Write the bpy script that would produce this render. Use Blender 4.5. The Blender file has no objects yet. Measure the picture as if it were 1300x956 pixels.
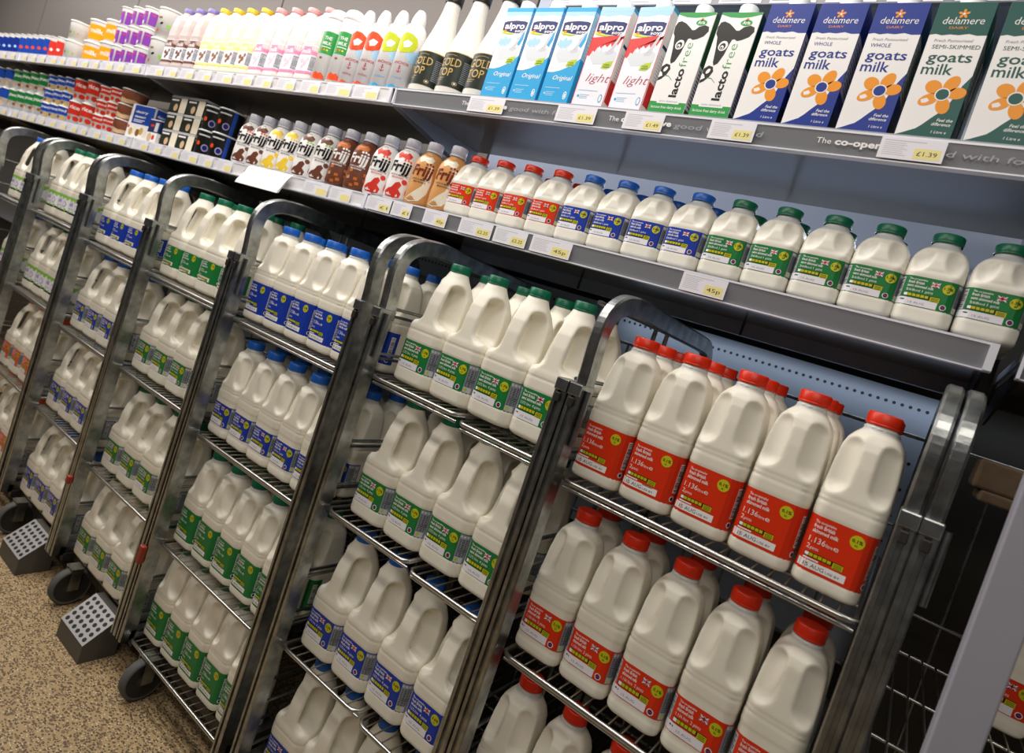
import bpy, bmesh, math, random
import numpy as np
from mathutils import Vector, Matrix
random.seed(7); np.random.seed(7)
SC = bpy.context.scene
COL = SC.collection
PI = math.pi
MM = 0.001

# ------------------------------------------------------------------ materials
MATS = {}
def mat(name, col=(.8,.8,.8), rough=.5, metal=0., spec=.5, coat=0., trans=0., emis=None, estr=0., bump=None, noise=None, ior=1.45, alpha=1.0):
    if name in MATS: return MATS[name]
    m = bpy.data.materials.new(name); m.use_nodes = True
    nt = m.node_tree; b = nt.nodes['Principled BSDF']
    b.inputs['Base Color'].default_value = (*col, 1)
    b.inputs['Roughness'].default_value = rough
    b.inputs['Metallic'].default_value = metal
    b.inputs['Specular IOR Level'].default_value = spec
    b.inputs['Coat Weight'].default_value = coat
    b.inputs['Transmission Weight'].default_value = trans
    b.inputs['IOR'].default_value = ior
    b.inputs['Alpha'].default_value = alpha
    if emis:
        b.inputs['Emission Color'].default_value = (*emis, 1); b.inputs['Emission Strength'].default_value = estr
    if noise:   # (scale, amount) slight colour wear
        tc = nt.nodes.new('ShaderNodeTexCoord'); nz = nt.nodes.new('ShaderNodeTexNoise')
        nz.inputs['Scale'].default_value = noise[0]; nz.inputs['Detail'].default_value = 5
        rp = nt.nodes.new('ShaderNodeValToRGB')
        a = noise[1]
        rp.color_ramp.elements[0].position = .3; rp.color_ramp.elements[1].position = .7
        rp.color_ramp.elements[0].color = (*[c*(1-a) for c in col], 1)
        rp.color_ramp.elements[1].color = (*[min(1, c*(1+a)) for c in col], 1)
        nt.links.new(tc.outputs['Object'], nz.inputs['Vector'])
        nt.links.new(nz.outputs['Fac'], rp.inputs['Fac']); nt.links.new(rp.outputs['Color'], b.inputs['Base Color'])
    if bump:    # (scale, strength)
        tc = nt.nodes.new('ShaderNodeTexCoord'); nz = nt.nodes.new('ShaderNodeTexNoise'); bp = nt.nodes.new('ShaderNodeBump')
        nz.inputs['Scale'].default_value = bump[0]; bp.inputs['Strength'].default_value = bump[1]; bp.inputs['Distance'].default_value = .002
        nt.links.new(tc.outputs['Object'], nz.inputs['Vector'])
        nt.links.new(nz.outputs['Fac'], bp.inputs['Height']); nt.links.new(bp.outputs['Normal'], b.inputs['Normal'])
    MATS[name] = m
    return m

def ink(name, r, g, b, rough=.38):
    return mat('ink_'+name, (r, g, b), rough, spec=.4)
def srgb(h):
    v = [int(h[i:i+2], 16)/255 for i in (0, 2, 4)]
    return tuple(c/12.92 if c <= .04045 else ((c+.055)/1.055)**2.4 for c in v)
INK = {
 'white': 'f2f0ee', 'black': '14130f', 'red': 'dc3410', 'blue': '1a3aa6', 'green': '1c7a3c', 'teal': '0c6b52', 'lime': 'c6c41c', 'yellow': 'f0d832',
 'grey': '8f959c', 'lightgrey': 'c9cbd2', 'darkgrey': '55565c', 'orange': 'f5911e', 'sky': '2ba4dc', 'paleblue': 'a8d2ee', 'navy': '141f66',
 'flagred': 'd02030', 'flagblue': '1c2f7a', 'darkgreen': '14572a', 'leaf': 'b8cc28', 'alpred': 'dc3a38', 'script': 'b0183c', 'splash': 'd6dbe0',
 'royal': '12308c', 'pine': '0e544c', 'petal': 'f0981c', 'cowgreen': '2f9a48', 'text': '3a3a40', 'cream': 'efe6cf', 'ticket': 'efedf4', 'ticketyellow': 'f3e79a',
 'rail': '6e7079', 'railtext': 'a4a6ae', 'choc': '6e4030', 'pink': 'e88ab0', 'palepink': 'f0c6d0', 'banana': 'f2cf3c', 'paleyellow': 'f1e48a', 'coffee': 'd59a5c',
 'strawberry': 'd8392c', 'fudge': 'c46a28', 'purple': '8a3fae', 'tuborange': 'f7a614', 'limegreen': '8cc84a', 'limeface': 'c8d41e', 'tubred': 'c9301c', 'tubblue': '1c48a8',
 'tubgreen': '1c7a38', 'rice': '7a2a18', 'gold': 'c8a860', 'cola': '222a22', 'brown': '8a5a30', 'tan': 'd8b48a', 'lilac': 'a8a0cc', 'darkblue': '1c2c5a', 'orangered': 'e84e1c'
}
INKM = {k: ink(k, *srgb(v)) for k, v in INK.items()}
def I(n): return INKM[n]

def milk_mat(name, col, empty, zlevel, ztop):
    m = bpy.data.materials.new(name); m.use_nodes = True
    nt = m.node_tree; b = nt.nodes['Principled BSDF']
    b.inputs['Roughness'].default_value = .36; b.inputs['Specular IOR Level'].default_value = .35
    b.inputs['Subsurface Weight'].default_value = .12
    b.inputs['Subsurface Radius'].default_value = (.02, .014, .008)
    tc = nt.nodes.new('ShaderNodeTexCoord'); sx = nt.nodes.new('ShaderNodeSeparateXYZ')
    mr = nt.nodes.new('ShaderNodeMapRange'); mr.inputs[1].default_value = zlevel; mr.inputs[2].default_value = ztop
    mx = nt.nodes.new('ShaderNodeMix'); mx.data_type = 'RGBA'
    mx.inputs[6].default_value = (*col, 1); mx.inputs[7].default_value = (*empty, 1)
    nt.links.new(tc.outputs['Object'], sx.inputs[0]); nt.links.new(sx.outputs['Z'], mr.inputs[0])
    nt.links.new(mr.outputs[0], mx.inputs[0]); nt.links.new(mx.outputs[2], b.inputs['Base Color'])
    return m
M_MILK4 = milk_mat('milk_in_clear_plastic_large', (.86,.82,.70), (.80,.78,.70), .236, .240)
M_MILK2 = milk_mat('milk_in_clear_plastic_medium', (.86,.82,.70), (.66,.66,.62), .214, .219)
M_MILK1 = milk_mat('milk_in_clear_plastic_small', (.87,.84,.74), (.58,.60,.60), .112, .115)
M_CAP = {k: mat('cap_'+k, srgb(h), .35, bump=None) for k, h in
         {'red':'e0300e','blue':'1d62c2','green':'0f6a4c','orange':'e85a18','white':'eef0f2','lilac':'7d74b8','yellow':'e6b91c','pink':'e89c9c','black':'201d1a','darkgreen':'0e4a34'}.items()}
M_STEEL = mat('galvanised_steel', (.36,.375,.37), .33, 1.0, noise=(38, .35), bump=(120, .15))
M_WIRE = mat('zinc_wire', (.52,.52,.50), .28, 1.0)
M_DARKSTEEL = mat('worn_dark_steel', (.035,.033,.030), .5, .3, noise=(20, .3))
M_RUBBER = mat('grey_rubber', (.09,.09,.085), .7)
M_HUB = mat('black_hub', (.02,.02,.02), .4)
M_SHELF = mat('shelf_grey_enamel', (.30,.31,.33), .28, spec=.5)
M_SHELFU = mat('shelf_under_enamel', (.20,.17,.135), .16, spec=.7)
M_RAILW = mat('white_ticket_rail', (.90,.89,.91), .3)
M_RAILG = mat('grey_ticket_rail', (.215,.218,.235), .32)
M_RAILEDGE = mat('clear_rail_edge', (.82,.83,.90), .2)
M_BACK = mat('blue_grey_back_panel', (.36,.41,.52), .4)  # bluish glow on the near back wall put into the panel colour
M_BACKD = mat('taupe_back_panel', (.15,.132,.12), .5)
M_LIN = mat('shade_dark_lining', (.055,.05,.038), .5)  # shade of the shelf recesses and cage backs put into the colour
M_PERF = mat('pale_blue_perforated_panel', (.50,.58,.70), .4)
M_RED = mat('red_plastic', (.28,.03,.015), .45)
M_CARD = mat('brown_cardboard', (.13,.085,.05), .85, noise=(40,.2))
M_POST = mat('lilac_grey_enamel', (.36,.36,.42), .4)
M_CLEAR = mat('clear_plastic', (.92,.93,.95), .15, alpha=.75)

# ------------------------------------------------------------------ mesh builder
class MB:
    def __init__(s): s.v=[]; s.f=[]; s.m=[]; s.mats=[]; s.sm=[]
    def mi(s, m):
        if m not in s.mats: s.mats.append(m)
        return s.mats.index(m)
    def add(s, vs, fs, m, smooth=False):
        o=len(s.v); s.v.extend([tuple(map(float, q)) for q in vs]); k=s.mi(m)
        for f in fs: s.f.append([i+o for i in f]); s.m.append(k); s.sm.append(smooth)
    def box(s, x0,y0,z0,x1,y1,z1, m, bev=0.):
        if bev<=0:
            vs=[(x,y,z) for x in (x0,x1) for y in (y0,y1) for z in (z0,z1)]
            fs=[(0,1,3,2),(4,6,7,5),(0,4,5,1),(2,3,7,6),(0,2,6,4),(1,5,7,3)]
            s.add(vs,fs,m); return
        bm=bmesh.new(); bmesh.ops.create_cube(bm,size=1)
        for v in bm.verts: v.co=Vector(((x0+x1)/2+v.co.x*(x1-x0),(y0+y1)/2+v.co.y*(y1-y0),(z0+z1)/2+v.co.z*(z1-z0)))
        bmesh.ops.bevel(bm, geom=bm.edges[:], offset=bev, segments=2, affect='EDGES', profile=.5)
        bm.verts.index_update()
        s.add([v.co[:] for v in bm.verts],[[v.index for v in f.verts] for f in bm.faces],m); bm.free()
    def lathe(s, prof, m, n=32, c=(0,0,0), axis='z', mfun=None, sx=1., sy=1., knurl=0):
        vs=[];fs=[]
        for k,(r,z) in enumerate(prof):
            for i in range(n):
                a=2*PI*i/n; rr=r*(1+(knurl if (i%2 and r>1e-5) else 0))
                p=(rr*math.cos(a)*sx, rr*math.sin(a)*sy, z)
                if axis=='x': p=(p[2],p[0],p[1])
                if axis=='y': p=(p[0],p[2],p[1])
                vs.append((p[0]+c[0],p[1]+c[1],p[2]+c[2]))
        o=len(s.v); s.v.extend(vs)
        for k in range(len(prof)-1):
            mm=m if mfun is None else mfun(k)
            ki=s.mi(mm)
            for i in range(n):
                j=(i+1)%n
                s.f.append([o+k*n+i,o+k*n+j,o+(k+1)*n+j,o+(k+1)*n+i]); s.m.append(ki); s.sm.append(True)
    def tube(s, path, r, m, n=8, cap=True):
        P=[Vector(p) for p in path]; vs=[];N=len(P)
        up=None
        for k,p in enumerate(P):
            t=(P[min(k+1,N-1)]-P[max(k-1,0)]).normalized()
            if up is None:
                up=Vector((0,0,1)) if abs(t.z)<.9 else Vector((1,0,0))
            a=t.cross(up).normalized(); b=a.cross(t).normalized(); up=b
            for i in range(n):
                w=2*PI*i/n; vs.append(p+a*r*math.cos(w)+b*r*math.sin(w))
        fs=[[k*n+i,k*n+(i+1)%n,(k+1)*n+(i+1)%n,(k+1)*n+i] for k in range(N-1) for i in range(n)]
        s.add(vs,fs,m,True)
        if cap: 
            s.add(vs[:n],[list(range(n))[::-1]],m); s.add(vs[-n:],[list(range(n))],m)
    def sweep_yz(s, path, sec, x, m, smooth=False):
        """path [(y,z)], section [(dx, dn)] swept in the YZ plane"""
        N=len(path); n=len(sec); vs=[]
        for k,(y,z) in enumerate(path):
            a=path[max(k-1,0)]; b=path[min(k+1,N-1)]
            t=Vector((b[0]-a[0],b[1]-a[1])).normalized(); nn=Vector((-t.y,t.x))
            for dx,dn in sec: vs.append((x+dx, y+nn.x*dn, z+nn.y*dn))
        fs=[[k*n+i,k*n+(i+1)%n,(k+1)*n+(i+1)%n,(k+1)*n+i] for k in range(N-1) for i in range(n)]
        s.add(vs,fs,m,smooth); s.add(vs[:n],[list(range(n))[::-1]],m); s.add(vs[-n:],[list(range(n))],m)
    def art(s, art, fn, lay=.12):
        for (vs,fs,mt,L) in art.items: s.add([fn(u,v,L) for u,v in vs],fs,mt)
    def mesh(s, name):
        me=bpy.data.meshes.new(name); me.from_pydata(s.v,[],s.f)
        for m in s.mats: me.materials.append(m)
        me.polygons.foreach_set('material_index',s.m); me.polygons.foreach_set('use_smooth',s.sm)
        me.update(); return me
    def build(s, name, parent=None, loc=None, recalc=True):
        me=s.mesh(name)
        if recalc:
            bm=bmesh.new(); bm.from_mesh(me); bmesh.ops.recalc_face_normals(bm,faces=bm.faces[:]); bm.to_mesh(me); bm.free()
        o=bpy.data.objects.new(name,me); COL.objects.link(o)
        if parent: o.parent=parent
        if loc: o.location=loc
        return o

def obj(name, me, parent=None, loc=None):
    o=bpy.data.objects.new(name,me); COL.objects.link(o)
    if parent: o.parent=parent
    if loc: o.location=loc
    return o
def thing(name, label, cat, loc=(0,0,0), rz=0., group=None):
    o=bpy.data.objects.new(name,None); o.empty_display_size=.02; COL.objects.link(o)
    o.location=loc; o.rotation_euler=(0,0,rz); o['label']=label; o['category']=cat
    if group: o['group']=group
    return o
def tag(o, label, cat, group=None):
    o['label']=label; o['category']=cat
    if group: o['group']=group
    return o
def structure(o): o['kind']='structure'; return o
KIDS={}
def copy_tree(o, parent=None):
    c=o.copy(); COL.objects.link(c)
    if parent: c.parent=parent
    for ch in o.children: copy_tree(ch,c)
    return c
PROTO={}
def place(kind, maker, label, loc, rz=0., group=None, cat=None, name=None):
    """first call keeps the prototype itself, later calls copy it"""
    if kind not in PROTO:
        t=maker(); PROTO[kind]=t; o=t
    else: o=copy_tree(PROTO[kind])
    o.location=loc; o.rotation_euler=(0,0,rz); o['label']=label
    if group: o['group']=group
    elif 'group' in o: del o['group']
    return o

# ------------------------------------------------------------------ flat artwork
TXT={}
def text2d(t, bold=0.):
    k=(t,bold)
    if k in TXT: return TXT[k]
    c=bpy.data.curves.new('lettering','FONT'); c.body=t; c.resolution_u=2; c.offset=bold
    o=bpy.data.objects.new('lettering',c); me=o.to_mesh()
    vs=[(v.co.x,v.co.y) for v in me.vertices]; fs=[list(p.vertices) for p in me.polygons]
    o.to_mesh_clear(); bpy.data.objects.remove(o); bpy.data.curves.remove(c)
    if not vs: vs=[(0,0)]; fs=[]
    x0=min(v[0] for v in vs); x1=max(v[0] for v in vs)
    TXT[k]=([(a-x0,b) for a,b in vs],fs,x1-x0); return TXT[k]
class Art:
    def __init__(s): s.items=[]
    def rect(s,x0,y0,x1,y1,c,L=1,step=7.):
        n=max(1,int(math.ceil(abs(x1-x0)/step))); vs=[];fs=[]
        for i in range(n+1):
            x=x0+(x1-x0)*i/n; vs+=[(x,y0),(x,y1)]
        fs=[[2*i,2*i+2,2*i+3,2*i+1] for i in range(n)]
        s.items.append((vs,fs,I(c),L)); return s
    def poly(s,pts,c,L=1): s.items.append((list(pts),[list(range(len(pts)))],I(c),L)); return s
    def strip(s,bot,top,c,L=1):
        vs=[];n=len(bot)
        for a,b in zip(bot,top): vs+=[a,b]
        s.items.append((vs,[[2*i,2*i+2,2*i+3,2*i+1] for i in range(n-1)],I(c),L)); return s
    def disc(s,x,y,r,c,L=1,ry=None,rot=0.,n=20):
        ry=ry or r; pts=[]
        for i in range(n):
            a=2*PI*i/n; px=r*math.cos(a); py=ry*math.sin(a)
            pts.append((x+px*math.cos(rot)-py*math.sin(rot), y+px*math.sin(rot)+py*math.cos(rot)))
        return s.poly(pts,c,L)
    def fine(s,step=6.):
        out=[]
        for vs,fs,mt,L in s.items:
            if fs and max(max(vs[i][0] for i in f)-min(vs[i][0] for i in f) for f in fs)>step*1.25:
                bm=bmesh.new(); bv=[bm.verts.new((a,b,0)) for a,b in vs]
                for f in fs:
                    try: bm.faces.new([bv[i] for i in f])
                    except ValueError: pass
                bmesh.ops.triangulate(bm,faces=bm.faces[:])
                x0=min(v[0] for v in vs); x1=max(v[0] for v in vs); x=math.floor(x0/step)*step+step
                while x<x1:
                    bmesh.ops.bisect_plane(bm,geom=bm.verts[:]+bm.edges[:]+bm.faces[:],plane_co=(x,0,0),plane_no=(1,0,0)); x+=step
                bm.verts.index_update()
                out.append(([(v.co.x,v.co.y) for v in bm.verts],[[v.index for v in f.verts] for f in bm.faces],mt,L)); bm.free()
            else: out.append((vs,fs,mt,L))
        s.items=out; return s
    def text(s,x,y,t,h,c,L=2,bold=0.,sx=1.,sh=0.,rot=0.,w=None,al='l'):
        vs,fs,wd=text2d(t,bold); k=h/.72
        if w: sx=w/(wd*k)
        W=wd*k*sx; off=-W/2 if al=='c' else (-W if al=='r' else 0)
        cr,sr=math.cos(rot),math.sin(rot); out=[]
        for a,b in vs:
            px=a*k*sx+b*k*sh+off; py=b*k
            out.append((x+px*cr-py*sr,y+px*sr+py*cr))
        s.items.append((out,fs,I(c),L)); return s
def lines(a,x0,x1,y0,y1,n,c,L=2,frac=.45,seed=1):
    rnd=random.Random(seed); st=(y1-y0)/n
    for i in range(n):
        y=y1-st*(i+.8); a.rect(x0,y,x1-(x1-x0)*rnd.random()*.25,y+st*frac,c,L)
def flag(a,x,y,w,h,L=2):
    a.rect(x,y,x+w,y+h,'flagblue',L)
    for (p,q) in (((0,0),(1,1)),((0,1),(1,0))):
        dx=.13; x0,y0=x+p[0]*w,y+p[1]*h; x1,y1=x+q[0]*w,y+q[1]*h
        a.poly([(x0,y0+dx*h*(1 if p[1]==0 else -1)),(x0,y0),(x0+dx*w,y0),(x1,y1-dx*h*(1 if p[1]==0 else -1)),(x1,y1),(x1-dx*w,y1)],'white',L+1)
    a.rect(x+w*.38,y,x+w*.62,y+h,'white',L+1); a.rect(x,y+h*.34,x+w,y+h*.66,'white',L+1)
    a.rect(x+w*.43,y,x+w*.57,y+h,'flagred',L+2); a.rect(x,y+h*.41,x+w,y+h*.59,'flagred',L+2)
def bars(a,x,y,w,h,L=2,fill='lime'):
    a.rect(x,y,x+w,y+h,'black',L)
    n=6; g=w*.02; ww=w*.70/n
    a.rect(x+g,y+g,x+w*.12,y+h-g,'white',L+1)
    for i in range(n-1): a.rect(x+w*.13+i*ww,y+g,x+w*.13+(i+1)*ww-g,y+h-g,fill,L+1)
    a.rect(x+w*.74,y-h*.35,x+w,y+h-g,fill,L+1)
    for i in range(3): a.rect(x+w*.77,y-h*.2+i*h*.35,x+w*.97,y-h*.2+i*h*.35+h*.12,'black',L+2)
def barcode(a,x,y,w,h,L=2,seed=3):
    a.rect(x,y,x+w,y+h,'white',L); rnd=random.Random(seed); q=y+1
    while q<y+h-1.5:
        t=rnd.choice((.5,.8,1.3)); a.rect(x+w*.1,q,x+w*.9,q+t,'black',L+1); q+=t+rnd.choice((.6,1.,1.4))
def label_solid(c, fat, kind, w=82., H=75., vol='1.136', pints='2', back=62.):
    a=Art(); a.rect(-back,0,back,H,c,0)
    k=w/82.
    a.text(-32*k,H-9,'The co-operative',3.6,'white',2,.012,w=25*k)
    a.text(-32*k,H-15.5,'fresh British',5.0,'white',2,.02,w=25*k)
    a.text(-32*k,H-22,kind,5.0,'white',2,.02,w=(27 if len(kind)<9 else 31)*k)
    a.disc(19*k,H-13.5,8.6,'lime',2); a.text(19*k,H-14.5,fat,4.4,'black',3,.02,w=12.4,al='c'); a.text(19*k,H-19,'fat',2.4,'black',3,.01,al='c')
    a.text(-33*k,H-35,vol,7.6,'white',2,0,w=20*k); a.text(-12*k,H-35,'litre',4.6,'white',2,0,w=8*k)
    a.text(-3*k,H-35,'e',7,'white',2,0,w=6*k)
    a.text(-33*k,H-44,pints,6.2,'white',2,0,w=4*k); a.text(-28*k,H-44,'pints',4.2,'white',2,0,w=10*k)
    bars(a,-33*k,H-54,47*k,6.,2)
    a.rect(-33*k,H-57.4,-14*k,H-55.6,'white',2); a.rect(-5*k,H-60,12*k,H-58.6,'white',2)
    a.rect(-38*k,4,20*k,14,'white',2); a.text(-30*k,6.2,'15 AUG',5.2,'text',3,0,w=25*k,sx=1.); a.text(-3*k,6.4,'USE BY',3,'text',3,0,w=17*k)
    barcode(a,41*k,18,11,H-28,2); a.disc(44*k,9,4.5,'white',2); a.disc(44*k,9,3.,'navy',3)
    a.rect(-61,6,-46*k,H-6,'white',2); lines(a,-60,-47*k,8,H-8,10,'text',3)
    return a
def label_flag(c, fat, kind, w=82., H=50., vol='1.136 litre', pints='2 pints', left=50., right=62., ps=38., rx=25.):
    a=Art(); k=w/82.; g=H/50.
    a.rect(-left,0,right,H,c,0)
    a.text(-30*k,H-6.6*g,'The co-operative',3.2*g,'white',2,.015,w=25*k)
    a.text(-30*k,H-12.6*g,'fresh British',4.6*g,'white',2,.02,w=22*k)
    a.text(-30*k,H-18.6*g,kind,4.6*g,'white',2,.02,w=(24 if len(kind)<13 else 36)*k)
    a.text(-30*k,H-25.6*g,vol,4.2*g,'white',2,.0,w=19*k); a.text(-8*k,H-25.6*g,pints,4.6*g,'white',2,.0,w=15*k)
    flag(a,(rx-24)*k,H-13.5*g,12*k,8*g,2)
    a.disc(rx*k,H-13*g,8.2*g,'lime',2); a.text(rx*k,H-14*g,fat,4.0*g,'black',3,.02,w=12*k,al='c'); a.text(rx*k,H-18.4*g,'fat',2.4*g,'black',3,.01,al='c')
    bars(a,-32*k,H-35*g,(rx+25)*k,6.6*g,2)
    a.rect(-left+1,1.,(rx-8)*k,13.*g,'ticket',2); a.text(-22*k,4.5*g,'15 AUG',3.4*g,'grey',3,w=22*k); a.rect(-34*k,8*g,-28*k,10*g,'text',3)
    a.disc(rx*k,7*g,4.6*g,'white',2); a.disc(rx*k,7*g,3.4*g,'navy',3); a.rect((rx-2.5)*k,6.4*g,(rx+2.5)*k,7.8*g,'flagred',4)
    a.rect((ps-1)*k,1.5,right-1.,H-1.5,'grey',2); a.rect(ps*k,H-7*g,right-2,H-3*g,'lightgrey',3); lines(a,(ps+1)*k,(ps+15)*k,12*g,H-9*g,11,'text',3,seed=5)
    a.rect(ps*k,2.5,(ps+13)*k,11*g,'lightgrey',3); a.disc((ps+4)*k,7*g,2.6*g,'leaf',4)
    barcode(a,min((ps+17)*k,right-9*k),6,8*k,H-12,3)
    a.rect(-left+1,14*g,-36*k,H-3*g,'lightgrey',2); lines(a,-left+2,-37*k,16*g,H-5*g,9,'text',3,seed=8)
    return a
def label_farm(c1,c2,w=98.,H=58.):
    a=Art(); a.rect(-56,0,70,H,'ticket',0); k=w/98.
    a.rect(-56,H-10,70,H,c1,1); a.rect(-56,0,70,7,c2,1)
    for x in (-48,-20,8,36,58): a.disc(x,H-10,6,c1,2); a.disc(x,8,5,'limegreen',2)
    a.text(-30,28,'milk',14,'lilac',2,.03,sh=.2,w=30); a.disc(26,26,11,'lilac',2); a.disc(26,26,8,'ticket',3); a.rect(-34,16,8,20,'lightgrey',2)
    return a

# ------------------------------------------------------------------ implicit bottle shapes
def surface_net(f, org, st):
    nx,ny,nz=f.shape; ins=f<0
    cs=(nx-1,ny-1,nz-1); cnt=np.zeros(cs); pos=np.zeros(cs+(3,))
    I0=np.stack(np.meshgrid(*[np.arange(c) for c in cs],indexing='ij'),-1).astype(float)
    def sl(o): return tuple(slice(o[i],o[i]+cs[i]) for i in range(3))
    for ax in range(3):
        oth=[i for i in range(3) if i!=ax]
        for a in (0,1):
            for b in (0,1):
                o=[0,0,0]; o[oth[0]]=a; o[oth[1]]=b; o2=list(o); o2[ax]=1
                fa=f[sl(o)]; fb=f[sl(o2)]; cr=(fa<0)!=(fb<0)
                t=np.where(cr,fa/np.where(cr,fa-fb,1),0)
                p=I0+np.array(o); p[...,ax]+=t
                pos+=np.where(cr[...,None],p,0); cnt+=cr
    act=cnt>0; idx=-np.ones(cs,int); idx[act]=np.arange(act.sum())
    V=pos[act]/cnt[act][:,None]*st+org
    F=[]
    for ax in range(3):
        o=[i for i in range(3) if i!=ax]
        lo=[0,0,0]; hi=[nx,ny,nz]; hi[ax]-=1
        for q in o: lo[q]=1; hi[q]-=1
        s0=tuple(slice(lo[i],hi[i]) for i in range(3)); l2=list(lo);h2=list(hi); l2[ax]+=1;h2[ax]+=1
        s1=tuple(slice(l2[i],h2[i]) for i in range(3))
        cr=ins[s0]!=ins[s1]; w=np.argwhere(cr)+np.array(lo); fl=ins[s0][cr]
        e1=np.zeros(3,int); e1[o[0]]=1; e2=np.zeros(3,int); e2[o[1]]=1
        g=lambda q: idx[q[:,0],q[:,1],q[:,2]]
        quad=np.stack([g(w-e1-e2),g(w-e2),g(w),g(w-e1)],1)
        if ax==1: fl=~fl
        quad[~fl]=quad[~fl][:,::-1]
        F.append(quad)
    return V,np.concatenate(F)
def bottle_mesh(name, H, prof, cuts, material, st=2.0, smooth=3.):
    """prof: rows z,hx,yfront,yback,r (mm). cuts: (x,y0,z0,y1,z1,rad,flare) capsules taken out; mm"""
    P=np.array(prof,float); m=6
    mx=P[:,1].max()+m; y0=P[:,2].min()-m; y1=P[:,3].max()+m
    xs=np.arange(-mx,mx+st,st); ys=np.arange(y0,y1+st,st); zs=np.arange(-m,H+m,st)
    X,Y,Z=np.meshgrid(xs,ys,zs,indexing='ij')
    zz=np.clip(zs,0,H)
    def ev(c): return np.interp(zz,P[:,0],P[:,c])
    bev=7.; shr=np.where(zz<bev,bev-np.sqrt(np.maximum(bev**2-(bev-zz)**2,0)),0)
    hx=ev(1)-shr; yf=ev(2)+shr; yb=ev(3)-shr; r=np.minimum(ev(4),np.minimum(hx,(yb-yf)/2)-.01)
    cy=(yf+yb)/2; hy=(yb-yf)/2
    qx=np.abs(X)-(hx-r); qy=np.abs(Y-cy)-(hy-r)
    f=np.hypot(np.maximum(qx,0),np.maximum(qy,0))+np.minimum(np.maximum(qx,qy),0)-r
    f=np.maximum(f,np.maximum(-Z,Z-H))
    for (cx,a0,z0,a1,z1,rad,flare,both) in cuts:
        for sgn in ((1,-1) if both else (1,)):
            px=(X-sgn*cx) if cx is not None else 0*X
            ab=np.array([a1-a0,z1-z0]); t=np.clip(((Y-a0)*ab[0]+(Z-z0)*ab[1])/(ab@ab),0,1)
            dy=Y-(a0+t*ab[0]); dz=Z-(z0+t*ab[1])
            if cx is None: d=np.hypot(dy,dz)-(rad+flare*np.maximum(np.abs(X)-6,0))
            else: d=np.sqrt(px**2+dy**2+dz**2)-rad
            k=smooth; g=-d
            h=np.clip(.5+.5*(f-g)/k,0,1)         # smooth max(f,-d)
            f=f*h+g*(1-h)+k*h*(1-h)
    V,F=surface_net(f,np.array([xs[0],ys[0],zs[0]]),st)
    me=bpy.data.meshes.new(name); me.from_pydata((V*MM).tolist(),[],F.tolist())
    me.materials.append(material); me.polygons.foreach_set('use_smooth',[True]*len(F)); me.update()
    bm=bmesh.new(); bm.from_mesh(me); bmesh.ops.recalc_face_normals(bm,faces=bm.faces[:])
    for _ in range(2): bmesh.ops.smooth_vert(bm,verts=bm.verts[:],factor=.5,use_axis_x=True,use_axis_y=True,use_axis_z=True)
    bm.to_mesh(me); bm.free()
    return me
# large (four-pint) jug: true handle loop on the front
H4=245
prof4=[(0,47.5,-47.5,47.5,20),(8,48.6,-48.6,48.6,21),(28,48.8,-48.8,48.8,21),(30,48,-48,48,21),(84,48,-48,48,21),(86,48.8,-48.8,48.8,21),(104,48.8,-48.8,48.8,22),(106,47.6,-47.6,47.6,22),(109,48.8,-48.8,48.8,22),
       (117,48.4,-48.4,48.4,24),(124,46.5,-47,47,26),(135,45,-46,46,26),(165,43,-43.5,44,26),(190,39,-38,41,26),(210,32,-29,35,26),(225,25,-21,27,24),(236,20,-16,21,19),(245,18.5,-14,20.5,17)]
cuts4=[(None,-25,143,-15,197,10,.25,False),(37,-49,143,-35,204,21.5,0,True)]
ME4=bottle_mesh('large_jug_body',H4,prof4,cuts4,M_MILK4,2.1,4.)
H2=236
prof2=[(0,40,-40,40,15),(8,41,-41,41,16),(18,41.2,-41.2,41.2,16),(20,40.5,-40.5,40.5,16),(95,40.5,-40.5,40.5,16),(97,41.2,-41.2,41.2,16),(113,41.2,-41.2,41.2,17),(116,40,-40,40,17),(119,41.2,-41.2,41.2,17),(122,40.2,-40.2,40.2,17),
       (126,41,-41,41,18),(140,40,-40,40,19),(170,38.5,-38.5,38.5,20),(195,36,-36,36,22),(207,32.5,-32.5,32.5,23),(216,27,-27,27,22),(222,21.5,-21.5,21.5,20),(226,19.5,-19.5,19.5,19),(228,21,-21,21,20.5),(230,18.5,-18.5,18.5,18),(236,18,-18,18,17.5)]
cuts2=[(32,-49,151,-43,198,23,0,True)]
ME2=bottle_mesh('medium_jug_body',H2,prof2,cuts2,M_MILK2,1.9,2.6)
ME2.transform(Matrix.Diagonal((1,1,.976,1)))
H1=130
prof1=[(0,35.5,-35.5,35.5,15),(8,36.6,-36.6,36.6,16),(23,36.8,-36.8,36.8,16),(25,36.2,-36.2,36.2,16),(68,36.2,-36.2,36.2,16),(70,36.8,-36.8,36.8,17),(76,36.8,-36.8,36.8,17),(78,36,-36,36,17),(81,36.6,-36.6,36.6,18),
       (95,35.6,-35.6,35.6,20),(106,32,-32,32,22),(114,27,-27,27,22),(120,20.5,-20.5,20.5,20),(122,18,-18,18,17.5),(130,17.5,-17.5,17.5,17)]
cuts1=[(25.5,-51,92,-44,109,22,0,True)]
ME1=bottle_mesh('small_jug_body',H1,prof1,cuts1,M_MILK1,1.7,2.2)
PLAIN={}
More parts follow.
